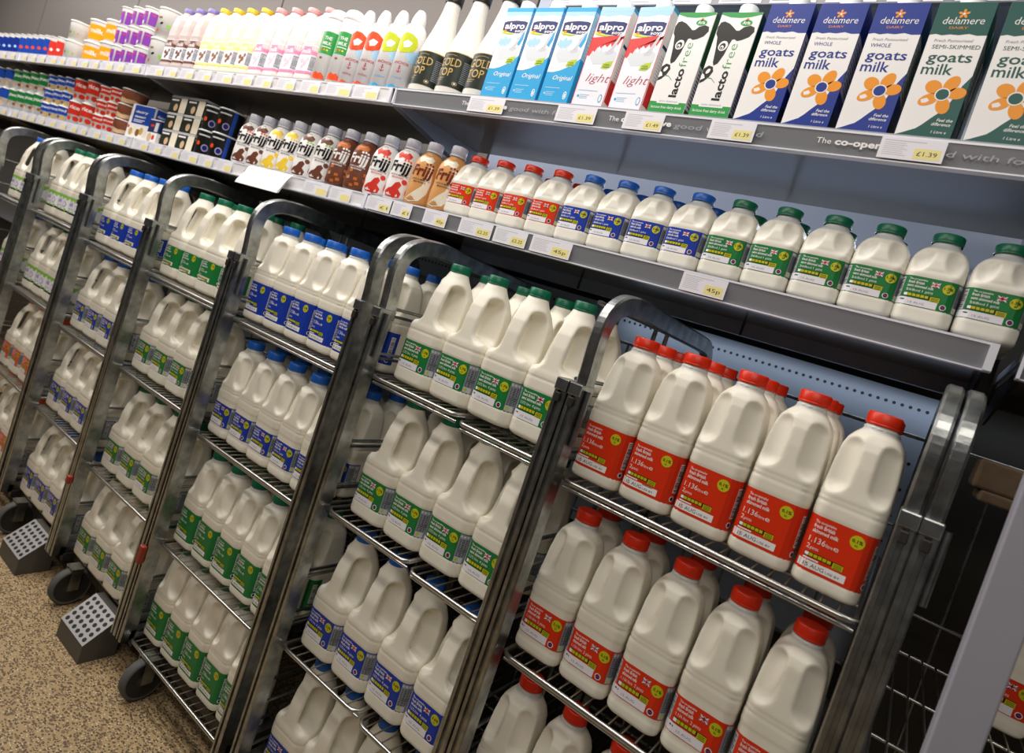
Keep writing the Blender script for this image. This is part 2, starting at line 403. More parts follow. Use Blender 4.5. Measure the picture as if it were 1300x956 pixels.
def plain_mesh(key,col,sc=.9):
    m=milk_mat('flavoured_milk_'+key,col,tuple(c*.9 for c in col),.3,.31)
    pr=[(z*sc,hx*sc,a*sc,b*sc,r*sc) for z,hx,a,b,r in prof2]
    cu=[(c[0]*sc,-c[1]*sc,c[2]*sc,-c[3]*sc,c[4]*sc,c[5]*sc,0,True) for c in cuts2]
    return bottle_mesh('flavoured_jug_body',H2*sc,pr,cu,m,2.2,4.)

def rr_map(h, r, z0, off=.45, lay=.13):
    """label mm coords (u along the perimeter from front centre, v up) -> point on rounded square"""
    fl=h-r; ar=r*PI/2
    def fn(u,v,L=0):
        s=abs(u); sg=1 if u>=0 else -1; o=off+lay*L
        if s<=fl: x,y,nx,ny=s,-h,0,-1
        elif s<=fl+ar:
            a=(s-fl)/r; x=fl+r*math.sin(a); y=-fl-r*math.cos(a); nx,ny=math.sin(a),-math.cos(a)
        else: x=h; y=-fl+(s-fl-ar); nx,ny=1,0
        return ((sg*(x+nx*o))*MM,(y+ny*o)*MM,(z0+v)*MM)
    return fn
def cyl_map(R, z0, off=.3, lay=.12, c=(0,0), sy=1., prof=None):
    def fn(u,v,L=0):
        a=u/R; rr=(R if prof is None else prof(z0+v))+off+lay*L
        return ((c[0]+rr*math.sin(a))*MM,(c[1]-rr*math.cos(a)*sy)*MM,(z0+v)*MM)
    return fn
def cap_mesh(name, r, h, m, dx=0., dy=0.):
    b=MB(); b.lathe([(r-.2,0),(r,.8),(r,2.6),(r-.6,3.2),(r-.2,3.8)],m,36,(dx,dy,0))
    b.lathe([(r,3.8),(r,h-1.6),(r-1.4,h),(r-3,h+.1),(r-4.5,h-.6),(.01,h-.6)],m,72,(dx,dy,0),knurl=-.03)
    me=b.mesh(name); me.transform(Matrix.Scale(MM,4)); return me
CAPME={}
def cap_of(size, color):
    k=(size,color)
    if k not in CAPME:
        r,h,dy={'large':(20,17,3.),'medium':(20.5,17,0),'small':(20,14,0),'flav':(18.5,14,0)}[size]
        CAPME[k]=cap_mesh('cap',r,h,M_CAP[color],0,dy)
    return CAPME[k]
def label_mesh(art, fn):
    b=MB(); b.art(art.fine(7.),fn); return b.mesh('label')
LAB={}
def get_label(key):
    if key in LAB: return LAB[key]
    size,style,c=key
    fat={'red':'0.1%','green':'1.7%','blue':'3.6%','orange':'1%'}.get(c,'')
    kind={'red':'skimmed milk','green':'semi skimmed milk','blue':'whole milk','orange':'1% fat milk'}.get(c,'')
    col={'red':'red','green':'green','blue':'blue','orange':'orangered'}.get(c,c)
    if size=='large':
        fn=rr_map(48,21,29,.5)
        if style=='solid': a=label_solid(col,fat,kind,96.,60.,'2.272','4',70.)
        elif style=='farm': a=label_farm('limegreen' if c!='black' else 'limegreen','navy' if c=='blue' else 'black')
        else: a=label_flag(col,fat,kind,94.,55.,'2.272 litre','4 pints',58.,78.,31.,20.)
    elif size=='medium':
        if style=='solid': fn=rr_map(40.5,16,19.6,.5); a=label_solid(col,fat,kind,82.,72.8,'1.136','2',62.)
        else: fn=rr_map(40.5,16,28,.5); a=label_flag(col,fat,kind,80.,52.,'1.136 litre','2 pints',50.,66.)
    else: fn=rr_map(36.2,16,25,.45); a=label_flag(col,fat,kind,73.,43.,'568ml','1 pint',44.,58.)
    LAB[key]=label_mesh(a,fn); return LAB[key]
def make_milk(size, style, lab, cap):
    def mk():
        t=thing('milk_bottle','', 'milk bottle')
        me,hz={'large':(ME4,.245-.008),'medium':(ME2,.236*.976-.004),'small':(ME1,.130-.004)}[size]
        obj('bottle_body',me,t); obj('cap',cap_of(size,cap),t,(0,0,hz)); obj('label',get_label((size,style,lab)),t)
        return t
    return mk
ORD=['first','second','third','fourth','fifth','sixth','seventh','eighth','ninth','tenth','eleventh','twelfth']
def ordl(i,n):
    if i==0: return 'leftmost'
    if i==n-1: return 'rightmost'
    return ORD[i]+' from left'

# ------------------------------------------------------------------ setting
FL=-1.33
def terrazzo():
    m=bpy.data.materials.new('terrazzo'); m.use_nodes=True; nt=m.node_tree; b=nt.nodes['Principled BSDF']; b.inputs['Roughness'].default_value=.42
    tc=nt.nodes.new('ShaderNodeTexCoord')
    prev=None; base=(.42,.295,.15,1)
    specs=[(140,.40,(.10,.07,.045,1),2.),(90,.36,(.14,.09,.05,1),5.),(120,.24,(.66,.55,.36,1),9.),(60,.26,(.22,.15,.09,1),13.)]
    for sc_,th,c,w in specs:
        mp=nt.nodes.new('ShaderNodeMapping'); mp.inputs['Location'].default_value=(w,w*.7,w*.3); mp.inputs['Scale'].default_value=(1,1.5,1)
        v=nt.nodes.new('ShaderNodeTexVoronoi'); v.inputs['Scale'].default_value=sc_; v.inputs['Randomness'].default_value=1
        r=nt.nodes.new('ShaderNodeValToRGB'); r.color_ramp.elements[0].position=th; r.color_ramp.elements[1].position=th+.05
        r.color_ramp.elements[0].color=(1,1,1,1); r.color_ramp.elements[1].color=(0,0,0,1)
        gt=nt.nodes.new('ShaderNodeMath'); gt.operation='GREATER_THAN'; gt.inputs[1].default_value=.34
        sp=nt.nodes.new('ShaderNodeSeparateColor'); mu=nt.nodes.new('ShaderNodeMath'); mu.operation='MULTIPLY'
        mx=nt.nodes.new('ShaderNodeMix'); mx.data_type='RGBA'; mx.inputs[7].default_value=c
        nt.links.new(tc.outputs['Object'],mp.inputs[0]); nt.links.new(mp.outputs[0],v.inputs['Vector'])
        nt.links.new(v.outputs['Distance'],r.inputs[0]); nt.links.new(v.outputs['Color'],sp.inputs[0]); nt.links.new(sp.outputs[0],gt.inputs[0])
        nt.links.new(r.outputs[0],mu.inputs[0]); nt.links.new(gt.outputs[0],mu.inputs[1]); nt.links.new(mu.outputs[0],mx.inputs[0])
        if prev is None: mx.inputs[6].default_value=base
        else: nt.links.new(prev.outputs[2],mx.inputs[6])
        prev=mx
    nt.links.new(prev.outputs[2],b.inputs['Base Color']); return m
b=MB(); b.box(-8,-3,FL-.05,1.6,.62,FL,terrazzo()); structure(b.build('floor'))
b=MB(); b.box(-8,.56,FL,1.6,.62,1.3,M_LIN); structure(b.build('wall_back'))
b=MB(); b.box(-8,-.15,1.25,1.6,.62,1.30,mat('canopy_white',(.7,.7,.7),.5)); structure(b.build('ceiling'))

# perforated pale panel behind the cages
def perf_panel():
    b=MB(); z0,z1,y=-.62,-.055,.50
    b.box(-6.3,y,z0,.0,y+.01,z1,M_PERF)
    for r in range(6):
        for i in range(150):
            x=-1.6+i*.015*1.0; z=z1-.03-r*.055
            if x>-.02: break
            vs=[(x+.0035*math.cos(a),y-.0006,z+.0035*math.sin(a)) for a in [2*PI*k/8 for k in range(8)]]
            b.add(vs,[list(range(8))],M_HUB)
    return b.build('perforated_panel')
tag(perf_panel(),'pale blue perforated metal panel behind the milk cages under the middle shelf','panel')

# ------------------------------------------------------------------ shelves
W=1.25
MZ, TZ, TY = 0.0, .2508, -.025
def shelf(k, level):
    """k = module index from the right (0 = the one ending at x=0)"""
    xr=-k*W-.004; xl=xr-W+.010
    if k==-1: xl=.022; xr=1.2
    z=MZ if level=='middle' else TZ; y=0. if level=='middle' else TY; dep=.36 if level=='middle' else .33
    st=.002 if level=='middle' else .006
    names={-1:'at the far right',0:'nearest the camera',1:'second along from the right',2:'third along from the right',3:'fourth along from the right',4:'at the far left end'}
    t=thing('shelf',f'grey steel {level} chiller shelf {names[k]} with ticket rail','shelf',((xl+xr)/2,y,z))
    cx=(xl+xr)/2; x0=xl-cx; x1=xr-cx
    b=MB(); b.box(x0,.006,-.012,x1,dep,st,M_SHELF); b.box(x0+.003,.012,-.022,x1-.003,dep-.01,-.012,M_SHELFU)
    b.build('shelf_panel',t)
    right = k<=0
    b=MB()
    M=M_RAILG if right else M_RAILW
    # rail: slightly tilted channel with clear lips
    def tilt(z_): return .010*(-z_/.035)
    prof=[(0,.0),(0,-.0352),(.012,-.0352),(.012,.0)]
    vs=[];
    for x in (x0,x1):
        for (yy,zz) in prof: vs.append((x,yy+tilt(zz)*0.4,zz))
    b.add(vs,[(0,1,5,4),(1,2,6,5),(2,3,7,6),(3,0,4,7),(0,3,2,1),(4,5,6,7)],M)
    b.box(x0,-.0006,-.002,x1,.006,.0012,M_RAILEDGE); b.box(x0,-.0005,-.0372,x1,.014,-.0352,M_RAILEDGE)
    b.box(x1-.010,-.003,-.036,x1,.012,.001,M_RAILEDGE); b.box(x0,-.003,-.036,x0+.004,.012,.001,M_RAILEDGE)
    if not right: b.box(x0+.01,-.0024,-.0355,x1-.01,.0,-.032,M_RAILW)
    b.build('ticket_rail',t)
    for sx in (x0+.004,x1-.008):
        b=MB(); vs=[]
        for x in (sx,sx+.004): vs+=[(x,.014,-.004),(x,.014,-.034),(x,dep,-.085),(x,dep,-.004)]
        b.add(vs,[(0,1,2,3),(4,7,6,5),(0,4,5,1),(1,5,6,2),(2,6,7,3),(3,7,4,0)],M_SHELF if level=='top' else M_DARKSTEEL); b.build('bracket',t)
    if level=='top' and k==0:
        a=Art(); 
        for X in (-1.028,-.665,-.303):
            u=(X-cx)*1000
            a.text(u,12,'The',9.,'white',2,0,w=21); a.text(u+26,12,'co-operative',10.,'white',2,.035,w=98,sh=.0); a.text(u+130,11,'good with food',9.,'railtext',2,0,w=150,sh=.2)
        b=MB(); b.art(a,lambda u,v,L: (u*MM,-.0016-.0001*L,-.0335+v*MM)); b.build('rail_lettering',t)
    return t
for k in (-1,0,1,2,3,4):
    for lv in ('middle','top'): shelf(k,lv)
# back panels between the shelves
b=MB()
for k in range(-1,5):
    x1=-k*W-.004 if k>=0 else 1.2; x0=x1-W+.008 if k>=0 else .02
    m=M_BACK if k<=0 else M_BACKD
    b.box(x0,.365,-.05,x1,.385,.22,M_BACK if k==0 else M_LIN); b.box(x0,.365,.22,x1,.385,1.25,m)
    for s in range(1,3): b.box(x0+(x1-x0)*s/3-.002,.361,-.05,x0+(x1-x0)*s/3+.002,.366,.2,M_DARKSTEEL)
structure(b.build('wall_back_lining'))
b=MB()
for k in (0,1):
    x1=-k*W-.006 if k>=0 else 1.2; x0=x1-W+.012 if k>=0 else .022
    vs=[]
    for x in (x0,x1): vs+=[(x,.31,.0025),(x,.325,.045),(x,.36,.055),(x,.36,.0025)]
    b.add(vs,[(0,1,5,4),(1,2,6,5),(2,3,7,6),(0,3,2,1),(4,5,6,7)],mat('pale_blue_riser',(.42,.50,.66),.35))
o=b.build('shelf_riser'); tag(o,'pale blue riser strip along the back of the middle shelf','riser')
# ticket strip of the shelf above the cartons
b=MB(); b.box(-1.07,.2,.585,.6,.212,.618,M_RAILG); b.box(-1.07,.212,.60,.6,.36,.61,M_SHELF)
a=Art()
for i in range(12):
    a.rect(-1060+i*105,587,-1060+i*105+88,616,'ticket',0); lines(a,-1056+i*105,-1012+i*105,590,613,4,'grey',1,.4,i)
b.art(a,lambda u,v,L:(u*MM,.1992-.0002*L,v*MM)); o=b.build('shelf'); tag(o,'high shelf edge with lilac white tickets seen above the carton caps','shelf')

# ------------------------------------------------------------------ price tickets
def ticket_mesh(w,price,sticker=True,faint=False,seed=0):
    a=Art(); a.rect(0,0,w,31,'ticket',0); 
    lines(a,5,w*.48,5,25,7,'lightgrey',1,.3,seed); a.rect(5,26,w*.7,27.2,'lightgrey',1)
    a.rect(w*.55,3,w-4,18,'ticketyellow',1)
    if price: a.text(w*.60,7.5,price,6.6,'text',2,0,w=w*.30)
    b=MB(); b.art(a,lambda u,v,L:(u*MM,-.0001*L,(v)*MM)); b.box(0,.0001,0,w*MM,.0006,.031,M_RAILW); return b.mesh('price_ticket')
def ticket(x0,x1,level,price,desc,faint=False):
    w=(x1-x0)*1000
    z=(MZ if level=='middle' else TZ)-.0335; y=(0. if level=='middle' else TY)-.0028
    o=obj('price_ticket',ticket_mesh(w,price,faint=faint,seed=int(w*7)),None,(x0,y,z)); tag(o,desc,'price ticket'); return o
ticket(-1.008,-.912,'top','£1.39','price ticket under the leftmost blue soya carton')
ticket(-.781,-.693,'top','£1.39','price ticket with £1.39 under the left of the red light soya cartons')
ticket(-.633,-.556,'top','£1.49','£1.49 price ticket at the left edge of the black and white cow cartons')
ticket(-.472,-.397,'top','£1.39','£1.39 ticket under the leftmost blue goats milk carton')
ticket(-.217,-.136,'top','£1.39','£1.39 ticket under the left green goats milk carton')
ticket(-1.250,-1.165,'middle','£1','white ticket at the left end of the nearest middle shelf rail')
ticket(-1.160,-1.097,'middle','£1','second ticket from left on the nearest middle rail, under the coffee shakes')
ticket(-1.056,-.987,'middle','45p','ticket below the leftmost red-capped small milk bottle')
ticket(-.948,-.859,'middle','£2.25','ticket below the second and third red-capped small bottles')
ticket(-.852,-.770,'middle','£2.25','ticket reading £2.25 below the rightmost red-capped small bottle')
ticket(-.758,-.665,'middle','45p','45p ticket below the leftmost blue-capped small bottle')
ticket(-.442,-.365,'middle','45p','lone 45p ticket in the grey rail below the leftmost green-capped small bottle')
def left_tickets():
    for k,nm in ((1,'second'),(2,'third'),(3,'fourth')):
        for lv in ('middle','top'):
            n=11 if k<3 else 6
            for i in range(n):
                x0=-k*W-W+.03+i*.108+(W-.03-6*.108 if k==3 else 0)-(0.03 if k==3 else 0)
                x1=x0+random.choice((.08,.092,.098))
                if lv=='middle' and k==1 and -1.83<x0<-1.50: continue
                pos=('leftmost' if i==0 else ('rightmost' if i==n-1 else ORD[i]+' from left'))
                ticket(x0,x1,lv,None,f'pale price ticket, {pos}, {lv} rail of the {nm} shelf bay from right',True)
left_tickets()
# protruding white ticket flap under the shakes
b=MB(); vs=[]
X0,X1=-1.755,-1.553
pr=[(-.004,.002),(-.012,-.006),(-.030,-.055),(-.036,-.058),(-.034,-.050),(-.008,-.004)]
for x in (X0,X1): vs+=[(x,y-.0,z) for y,z in pr]
n=len(pr); b.add(vs,[[i,(i+1)%n,n+(i+1)%n,n+i] for i in range(n)]+[list(range(n))[::-1],list(range(n,2*n))],M_RAILW)
tag(b.build('ticket_holder'),'white plastic ticket holder hanging from the middle rail below the yellow shakes','ticket holder')

# ------------------------------------------------------------------ milk cages
HP=[(-.1195,-.25),(-.1215,-.21),(-.1265,-.16),(-.122,-.128),(-.107,-.107),(-.083,-.094),(-.055,-.088),(-.01,-.085),(.10,-.088),(.36,-.092),(.41,-.10),(.435,-.125),(.445,-.16),(.447,-.25)]
def smooth_path(P,n=4):
    out=[]
    for i in range(len(P)-1):
        p0=P[max(i-1,0)];p1=P[i];p2=P[i+1];p3=P[min(i+2,len(P)-1)]
        for k in range(n):
            t=k/n; out.append(tuple(.5*((2*p1[c])+(-p0[c]+p2[c])*t+(2*p0[c]-5*p1[c]+4*p2[c]-p3[c])*t*t+(-p0[c]+3*p1[c]-3*p2[c]+p3[c])*t**3) for c in (0,1)))
    out.append(P[-1]); return out
HP=smooth_path(HP)
def chan(w,d):  # grooved channel section: (dx, dn)
    g=w*.16; q=d*.18
    return [(-w/2,-d/2),(w/2,-d/2),(w/2,d/2-.002),(w/2-.002,d/2),(g,d/2),(g*.8,d/2-q),(-g*.8,d/2-q),(-g,d/2),(-w/2+.002,d/2),(-w/2,d/2-.002)]
def rsec(w,d,c=.004): return [(-w/2+c,-d/2),(w/2-c,-d/2),(w/2,-d/2+c),(w/2,d/2-c),(w/2-c,d/2),(-w/2+c,d/2),(-w/2,d/2-c),(-w/2,-d/2+c)]
def wire_shelf(x0,x1,z,y0=-.125,y1=.42):
    b=MB(); r=.0042
    b.tube([(x0,y1,z),(x0,y0+.012,z),(x0+.010,y0+.002,z),(x0+.02,y0,z),(x1-.02,y0,z),(x1-.010,y0+.002,z),(x1,y0+.012,z),(x1,y1,z),(x0,y1,z)],r,M_WIRE,8)
    b.tube([(x0,y0+.014,z-.013),(x1,y0+.014,z-.013)],.003,M_WIRE,6)
    n=int((x1-x0)/.021)
    for i in range(1,n):
        x=x0+(x1-x0)*i/n; b.tube([(x,y0+.002,z+.0035),(x,y1,z+.0035)],.0017,M_WIRE,5,False)
    for y in (-.016,.20): b.tube([(x0,y,z-.004),(x1,y,z-.004)],.003,M_WIRE,6)
    return b
def caster(t,x,y):
    zc=FL+.054
    b=MB(); w=.026
    b.lathe([(.044,-w/2+.001),(.046,-w/2),(.048,-w/2),(.0522,-w/2+.004),(.0532,0),(.0522,w/2-.004),(.048,w/2),(.046,w/2),(.044,w/2-.001)],M_RUBBER,28,(x,y,zc),'x')
    b.lathe([(.001,-w/2-.004),(.009,-w/2-.004),(.011,-w/2+.002),(.020,-w/2+.004),(.040,-w/2+.002),(.045,-w/2+.001)],M_HUB,20,(x,y,zc),'x')
    b.lathe([(.045,w/2-.001),(.040,w/2-.002),(.020,w/2-.004),(.011,w/2-.002),(.009,w/2+.004),(.001,w/2+.004)],M_HUB,20,(x,y,zc),'x')
    o=b.build('wheel',t); 
    b=MB(); b.box(x-.019,y-.014,zc-.006,x-.016,y+.014,zc+.056,M_STEEL); b.box(x+.016,y-.014,zc-.006,x+.019,y+.014,zc+.056,M_STEEL); b.box(x-.02,y-.016,zc+.0545,x+.02,y+.016,zc+.0575,M_STEEL)
    b.build('wheel_fork',t)
def cage(L,R,zs,label,split=False,yo=0.,clip=False,ztop=0.,hoopR=True,by=-.125):
    cx=(L+R)/2; t=thing('roll_cage',label,'roll cage',(cx,yo,FL))
    G=bpy.data.objects.new('dummy',None)
    def bld(b,name,par=t):
        b.v=[(x-cx,y,z-FL) for x,y,z in b.v]; return b.build(name,par)
    for s,x in ((-1,L),(1,R)):
        b=MB()
        if s<0 or hoopR: b.sweep_yz([(y,z+ztop) for y,z in HP],rsec(.019,.0345,.003),x,M_STEEL)
        else: b.tube([(x,-.115,-.10),(x,.447,-.10)],.004,M_STEEL,6)
        b.sweep_yz([(-.129,FL+.10),(-.129,-.235+ztop)],chan(.022,.034),x,M_STEEL)
        b.sweep_yz([(.447,FL+.10),(.447,-.235+ztop)],rsec(.020,.034),x,M_STEEL)
        for q in range(len(zs)):
            for dz in (.035,.13):
                xo=x+(.006 if (s>0 and not hoopR) else 0); z=zs[q]+dz; b.tube([(xo,-.12,z),(xo,.45,z)],.0035,M_STEEL,6)
        b.box(x-.011,-.125,FL+.10,x+.011,.45,FL+.125,M_STEEL)
        for y in (.15,): b.tube([(x,y,FL+.11),(x,y,-.10+ztop)],.0045,M_STEEL,6)
        f=bld(b,'side_frame')
        b=MB(); b.box(x-.0112,-.149,-.252+ztop,x+.0112,-.1035,-.232+ztop,M_STEEL,.002); b.box(x-.005,-.152,-.27+ztop,x+.005,-.147,-.255+ztop,M_DARKSTEEL,.0015)
        if s<0: b.tube([(x+.016,-.13,-.33+ztop),(x+.016,-.13,-.24+ztop)],.005,M_STEEL,8)
        bld(b,'latch_sleeve',f)
    b=MB()
    for z in [FL+.115,-.14+ztop]+[q+.06 for q in zs]: b.tube([(L,.452,z),(R,.452,z)],.0045,M_STEEL,6)
    for i in range(1,5): b.tube([(L+(R-L)*i/5,.452,FL+.115),(L+(R-L)*i/5,.452,-.14+ztop)],.003,M_STEEL,6)
    bld(b,'back_frame')
    for i,z in enumerate(zs):
        if split:
            xm=L+(R-L)*.55
            bld(wire_shelf(L+.016,xm,z-.0075),'wire_shelf'); bld(wire_shelf(xm+.012,R-.014,z-.0165),'wire_shelf')
        else: bld(wire_shelf(L+.016,R-.014,z-.0075,by if i==len(zs)-1 else -.125),'wire_shelf')
    b=MB(); z=FL+.092
    b.box(L,-.085,z-.01,R,-.06,z+.012,M_DARKSTEEL); b.box(L,.43,z-.01,R,.455,z+.012,M_DARKSTEEL); b.box(L,-.115,z-.01,L+.015,.43,z+.012,M_DARKSTEEL); b.box(R-.015,-.115,z-.01,R,.43,z+.012,M_DARKSTEEL)
    bld(b,'base_frame')
    for x,y in ((L+.10,-.115),(R-.065,-.005),(L+.10,.38),(R-.065,.38)):
        if 1:
            n0=len(COL.objects)
            wb=[o for o in ()]
            k0=set(o.name for o in t.children); caster(t,x,y)
            for o in t.children:
                if o.name not in k0:
                    o.data.transform(Matrix.Translation((-cx,0,-FL)))
    if clip:
        b=MB(); b.box(L-.009,-.160,-1.0-.025*clip,L+.009,-.147,-1.0+.02*clip,M_RED,.003); o=bld(b,'clip'); o['label']='red plastic clip on the front post'
    return t

def fill(x0,pitch,n,z,size,style,lab,cap,cagename,basket,rows=2,y0=-.101,skip=(),jit=.15):
    hy={'large':.0488,'medium':.0412}[size]
    cl={'large':'large','medium':'tall'}[size]
    for r in range(rows):
        for i in range(n):
            if (r,i) in skip: continue
            x=x0+pitch*(i+.5); y=y0+hy+r*(2*hy+.002)
            pos=ordl(i,n); rw=['front','second','third','fourth'][r]
            nm={'red':'red','green':'green','blue':'blue','orange':'orange','black':'lime-and-black','lime':'lime-and-blue'}[lab]
            lb=f'{nm}-labelled milk bottle, {pos}, {rw} row, {basket} basket, {cagename}'
            place(('milk',size,style,lab,cap),make_milk(size,style,lab,cap),lb,(x,y,z+.0008),math.radians(random.uniform(-jit,jit)),f'{nm} {size} milk bottles in {basket} basket of {cagename}')
T0z=[-.376,-.670,-.960,-1.200]; T1z=[-.358,-.640,-.934,-1.2125]; T2z=[-.378,-.673,-.960,-1.213]; T3z=[-.370,-.648,-.946,-1.216]; T4z=[-.365,-.650,-.921,-1.215]; T5z=[-.350,-.630,-.920,-1.200]
cage(-.491,-.034,T0z,'steel milk roll cage at right, full of red-capped skimmed milk')
cage(-.955,-.516,T1z,'second full steel roll cage from the right, with large green-capped jugs',split=True,hoopR=False)
cage(-1.455,-1.010,T2z,'steel roll cage with solid blue-labelled milk on its top basket',clip=1.)
cage(-1.900,-1.485,T3z,'steel roll cage of large green-labelled jugs with a small red clip on its post',clip=.5,hoopR=False,by=-.085)
cage(-2.335,-1.925,T4z,'steel roll cage filled with large blue-labelled jugs on every basket',hoopR=False,by=-.085)
cage(-2.796,-2.380,T5z,'steel roll cage with white lime-trimmed labels above orange-labelled jugs')
cage(-3.270,-2.860,T5z,'leftmost steel roll cage, cut by the left edge of the photo')
C0='rightmost full cage'; C1='second full cage from right'; C2='third full cage from right'; C3='fourth full cage from right'; C4='fifth full cage from right'; C5='second cage from left'; C6='leftmost cage'
fill(-.4825,.0863,5,T0z[0],'medium','solid','red','red',C0,'top',3)
fill(-.480,.0863,5,T0z[1],'medium','flag','red','red',C0,'second',2)
fill(-.480,.0863,5,T0z[2],'medium','flag','red','red',C0,'third',1)
fill(-.914,.0978,4,T1z[0],'large','flag','green','green',C1,'top',2)
fill(-.914,.0978,4,T1z[1],'large','flag','green','green',C1,'second',2)
fill(-.930,.0980,4,T1z[2],'large','flag','blue','blue',C1,'third',1)
fill(-.930,.0980,4,T1z[3],'large','flag','blue','blue',C1,'bottom',1)
fill(-1.4505,.0857,5,T2z[0],'medium','solid','blue','blue',C2,'top',3,skip=((2,0),(2,1)))
fill(-1.446,.0857,5,T2z[1],'medium','flag','blue','blue',C2,'second',3,skip=((2,0),(2,1)))
fill(-1.444,.0857,5,T2z[2],'medium','solid','green','green',C2,'third',2)
fill(-1.444,.0857,5,T2z[3],'medium','solid','green','green',C2,'bottom',1)
fill(-1.889,.0985,4,T3z[0],'large','solid','green','green',C3,'top',2)
for q,nm in ((1,'second'),(2,'third'),(3,'bottom')): fill(-1.884,.0985,4,T3z[q],'large','flag','green','green',C3,nm,1)
fill(-2.3305,.0985,4,T4z[0],'large','solid','blue','blue',C4,'top',1)
for q,nm in ((1,'second'),(2,'third'),(3,'bottom')): fill(-2.325,.0985,4,T4z[q],'large','flag','blue','blue',C4,nm,1)
fill(-2.786,.0985,4,T5z[0],'large','farm','black','green',C5,'top',1,skip=())
fill(-2.786,.0985,4,T5z[1],'large','farm','black','green',C5,'second',1)
fill(-2.786,.0985,4,T5z[2],'large','flag','orange','orange',C5,'third',1)
fill(-2.786,.0985,4,T5z[3],'large','flag','orange','orange',C5,'bottom',1)
fill(-3.262,.0985,4,T5z[0],'large','farm','lime','blue',C6,'top',1,skip=((0,0),))
fill(-3.262,.0985,4,T5z[1],'large','farm','lime','blue',C6,'second',1,skip=((0,0),(0,1)))
# dark cage pushed in at the far right
TRz=[-.52,-.90]
cage(-.0115,.44,TRz,'dark half-empty roll cage at the far right behind the grey post')
fill(.11,.086,3,TRz[0],'medium','flag','red','red','dark far right cage','top',1,y0=.22)
b=MB(); b.box(.02,.02,-.185,.40,.12,-.145,M_CARD,.004); b.box(.03,.015,-.20,.39,.125,-.185,M_CARD,.003); o=b.build('cardboard_tray')
tag(o,'brown cardboard tray end wedged across the dark far right cage','cardboard tray')
b=MB(); pts=[(.075,-.125,-.19),(.080,-.128,-.205),(.092,-.128,-.21),(.097,-.128,-.225),(.089,-.13,-.25),(.078,-.13,-.28),(.080,-.13,-.31),(.068,-.13,-.34),(.060,-.13,-.37),(.066,-.13,-.385)]
b.tube(pts,.0011,mat('string',(.5,.48,.42),.7),5); tag(b.build('loose_string'),'thin pale string dangling inside the dark far right cage','string')
# grey upright board in the lower right corner
b=MB(); b.box(.042,-.215,FL,.083,-.185,.30,M_POST,.002); tag(b.build('grey_upright'),'plain lilac grey upright board in the bottom right corner','upright')
# perforated guide blocks on the floor
def guide(x0,label):
    t=thing('guide_block',label,'guide block',(x0,0,FL))
    w=.135; yf,yb=-.182,-.112; zf,zb=.048,.103
    b=MB(); vs=[]
    for x in (0,w): vs+=[(x,yf,0),(x,yf,zf),(x,yb,zb),(x,yb+.018,zb),(x,yb+.018,0)]
    b.add(vs,[(0,5,6,1),(1,6,7,2),(2,7,8,3),(3,8,9,4),(0,1,2,3,4),(9,8,7,6,5)],mat('dull_cast_metal',(.11,.10,.09),.55,.3))
    b.build('block_body',t)
    b=MB(); nrm=Vector((0,-(zb-zf),yb-yf)).normalized()
    def fn(u,v,L):
        p=Vector((u*w,yf+(yb-yf)*v,zf+(zb-zf)*v))+nrm*(.0012+.0004*L); return p[:]
    S=mat('bright_perforated_steel',(.62,.60,.60),.35,.6)
    b.add([fn(0,0,0),fn(1,0,0),fn(1,1,0),fn(0,1,0)],[(0,1,2,3)],S)
    for i in range(6):
        for j in range(5):
            cu,cv=(i+.5)/6*.94+.03,(j+.5)/5*.94+.03
            b.add([fn(cu+.052*math.cos(a),cv+.062*math.sin(a),1) for a in [2*PI*k/10 for k in range(10)]],[list(range(10))],M_HUB)
    b.build('perforated_top',t)
guide(-1.665,'perforated steel guide block on the floor at the foot of the green-labelled jug cage')
guide(-2.115,'perforated steel guide block farther left, under the blue-labelled jug cage')

# ------------------------------------------------------------------ small bottles on the middle shelf
def pints():
    seq=[('red',4),('blue',4),('green',6)]
    i=0
    for c,n in seq:
        for j in range(n):
            xc=-1.028+.0743*(i+.5); i+=1
            for r in range(2):
                y=.010+.0368+r*.0755
                lb=f'small {c}-capped milk bottle on the middle shelf, {ordl(j,n)} of its colour, {"front row" if r==0 else "row behind"}'
                place(('milk','small','flag',c,c),make_milk('small','flag',c,c),lb,(xc+random.uniform(-.0006,.0006),y+(r>0)*.006,MZ+.0022),math.radians(random.uniform(-3,3)),f'small {c}-capped milk bottles on the middle shelf')
pints()
place(('milk','small','flag','green','green'),None,'small green-capped milk bottle on the far right shelf, past the joint',(.064,.056,MZ+.0022),0)
place(('milk','small','flag','green','green'),None,'second small green-capped milk bottle past the joint on far right shelf',(.140,.056,MZ+.0022),0)

# ------------------------------------------------------------------ cartons
def carton_mesh(w,d,h,art,side,top,sideart=None):
    b=MB(); w2=w/2
    bm=1.2
    b.box(-w2*MM,0,0,w2*MM,d*MM,h*MM,I(side),.0012)
    b.box(-w2*MM+.0005,.0005,h*MM-.002,w2*MM-.0005,(d-.5)*MM,h*MM+.0004,I(top))
    # crimped fin across the top
    b.box(-w2*MM+.001,d*.62*MM,h*MM,w2*MM-.001,d*.62*MM+.001,h*MM+.004,I(top))
    b.art(art,lambda u,v,L:((u-w2)*MM,(-.15-.07*L)*MM,v*MM))
    if sideart: b.art(sideart,lambda u,v,L:((w2+.15+.07*L)*MM,u*MM,v*MM))
    return b.mesh('carton_body')
def screwcap():
    b=MB(); b.lathe([(17,0),(17,3),(16,3.6),(16,17),(14.8,18.6),(.01,18.8)],M_CAP['white'],48,(0,0,0),knurl=-.025); me=b.mesh('screw_cap'); me.transform(Matrix.Scale(MM,4)); return me
SCREW=screwcap()
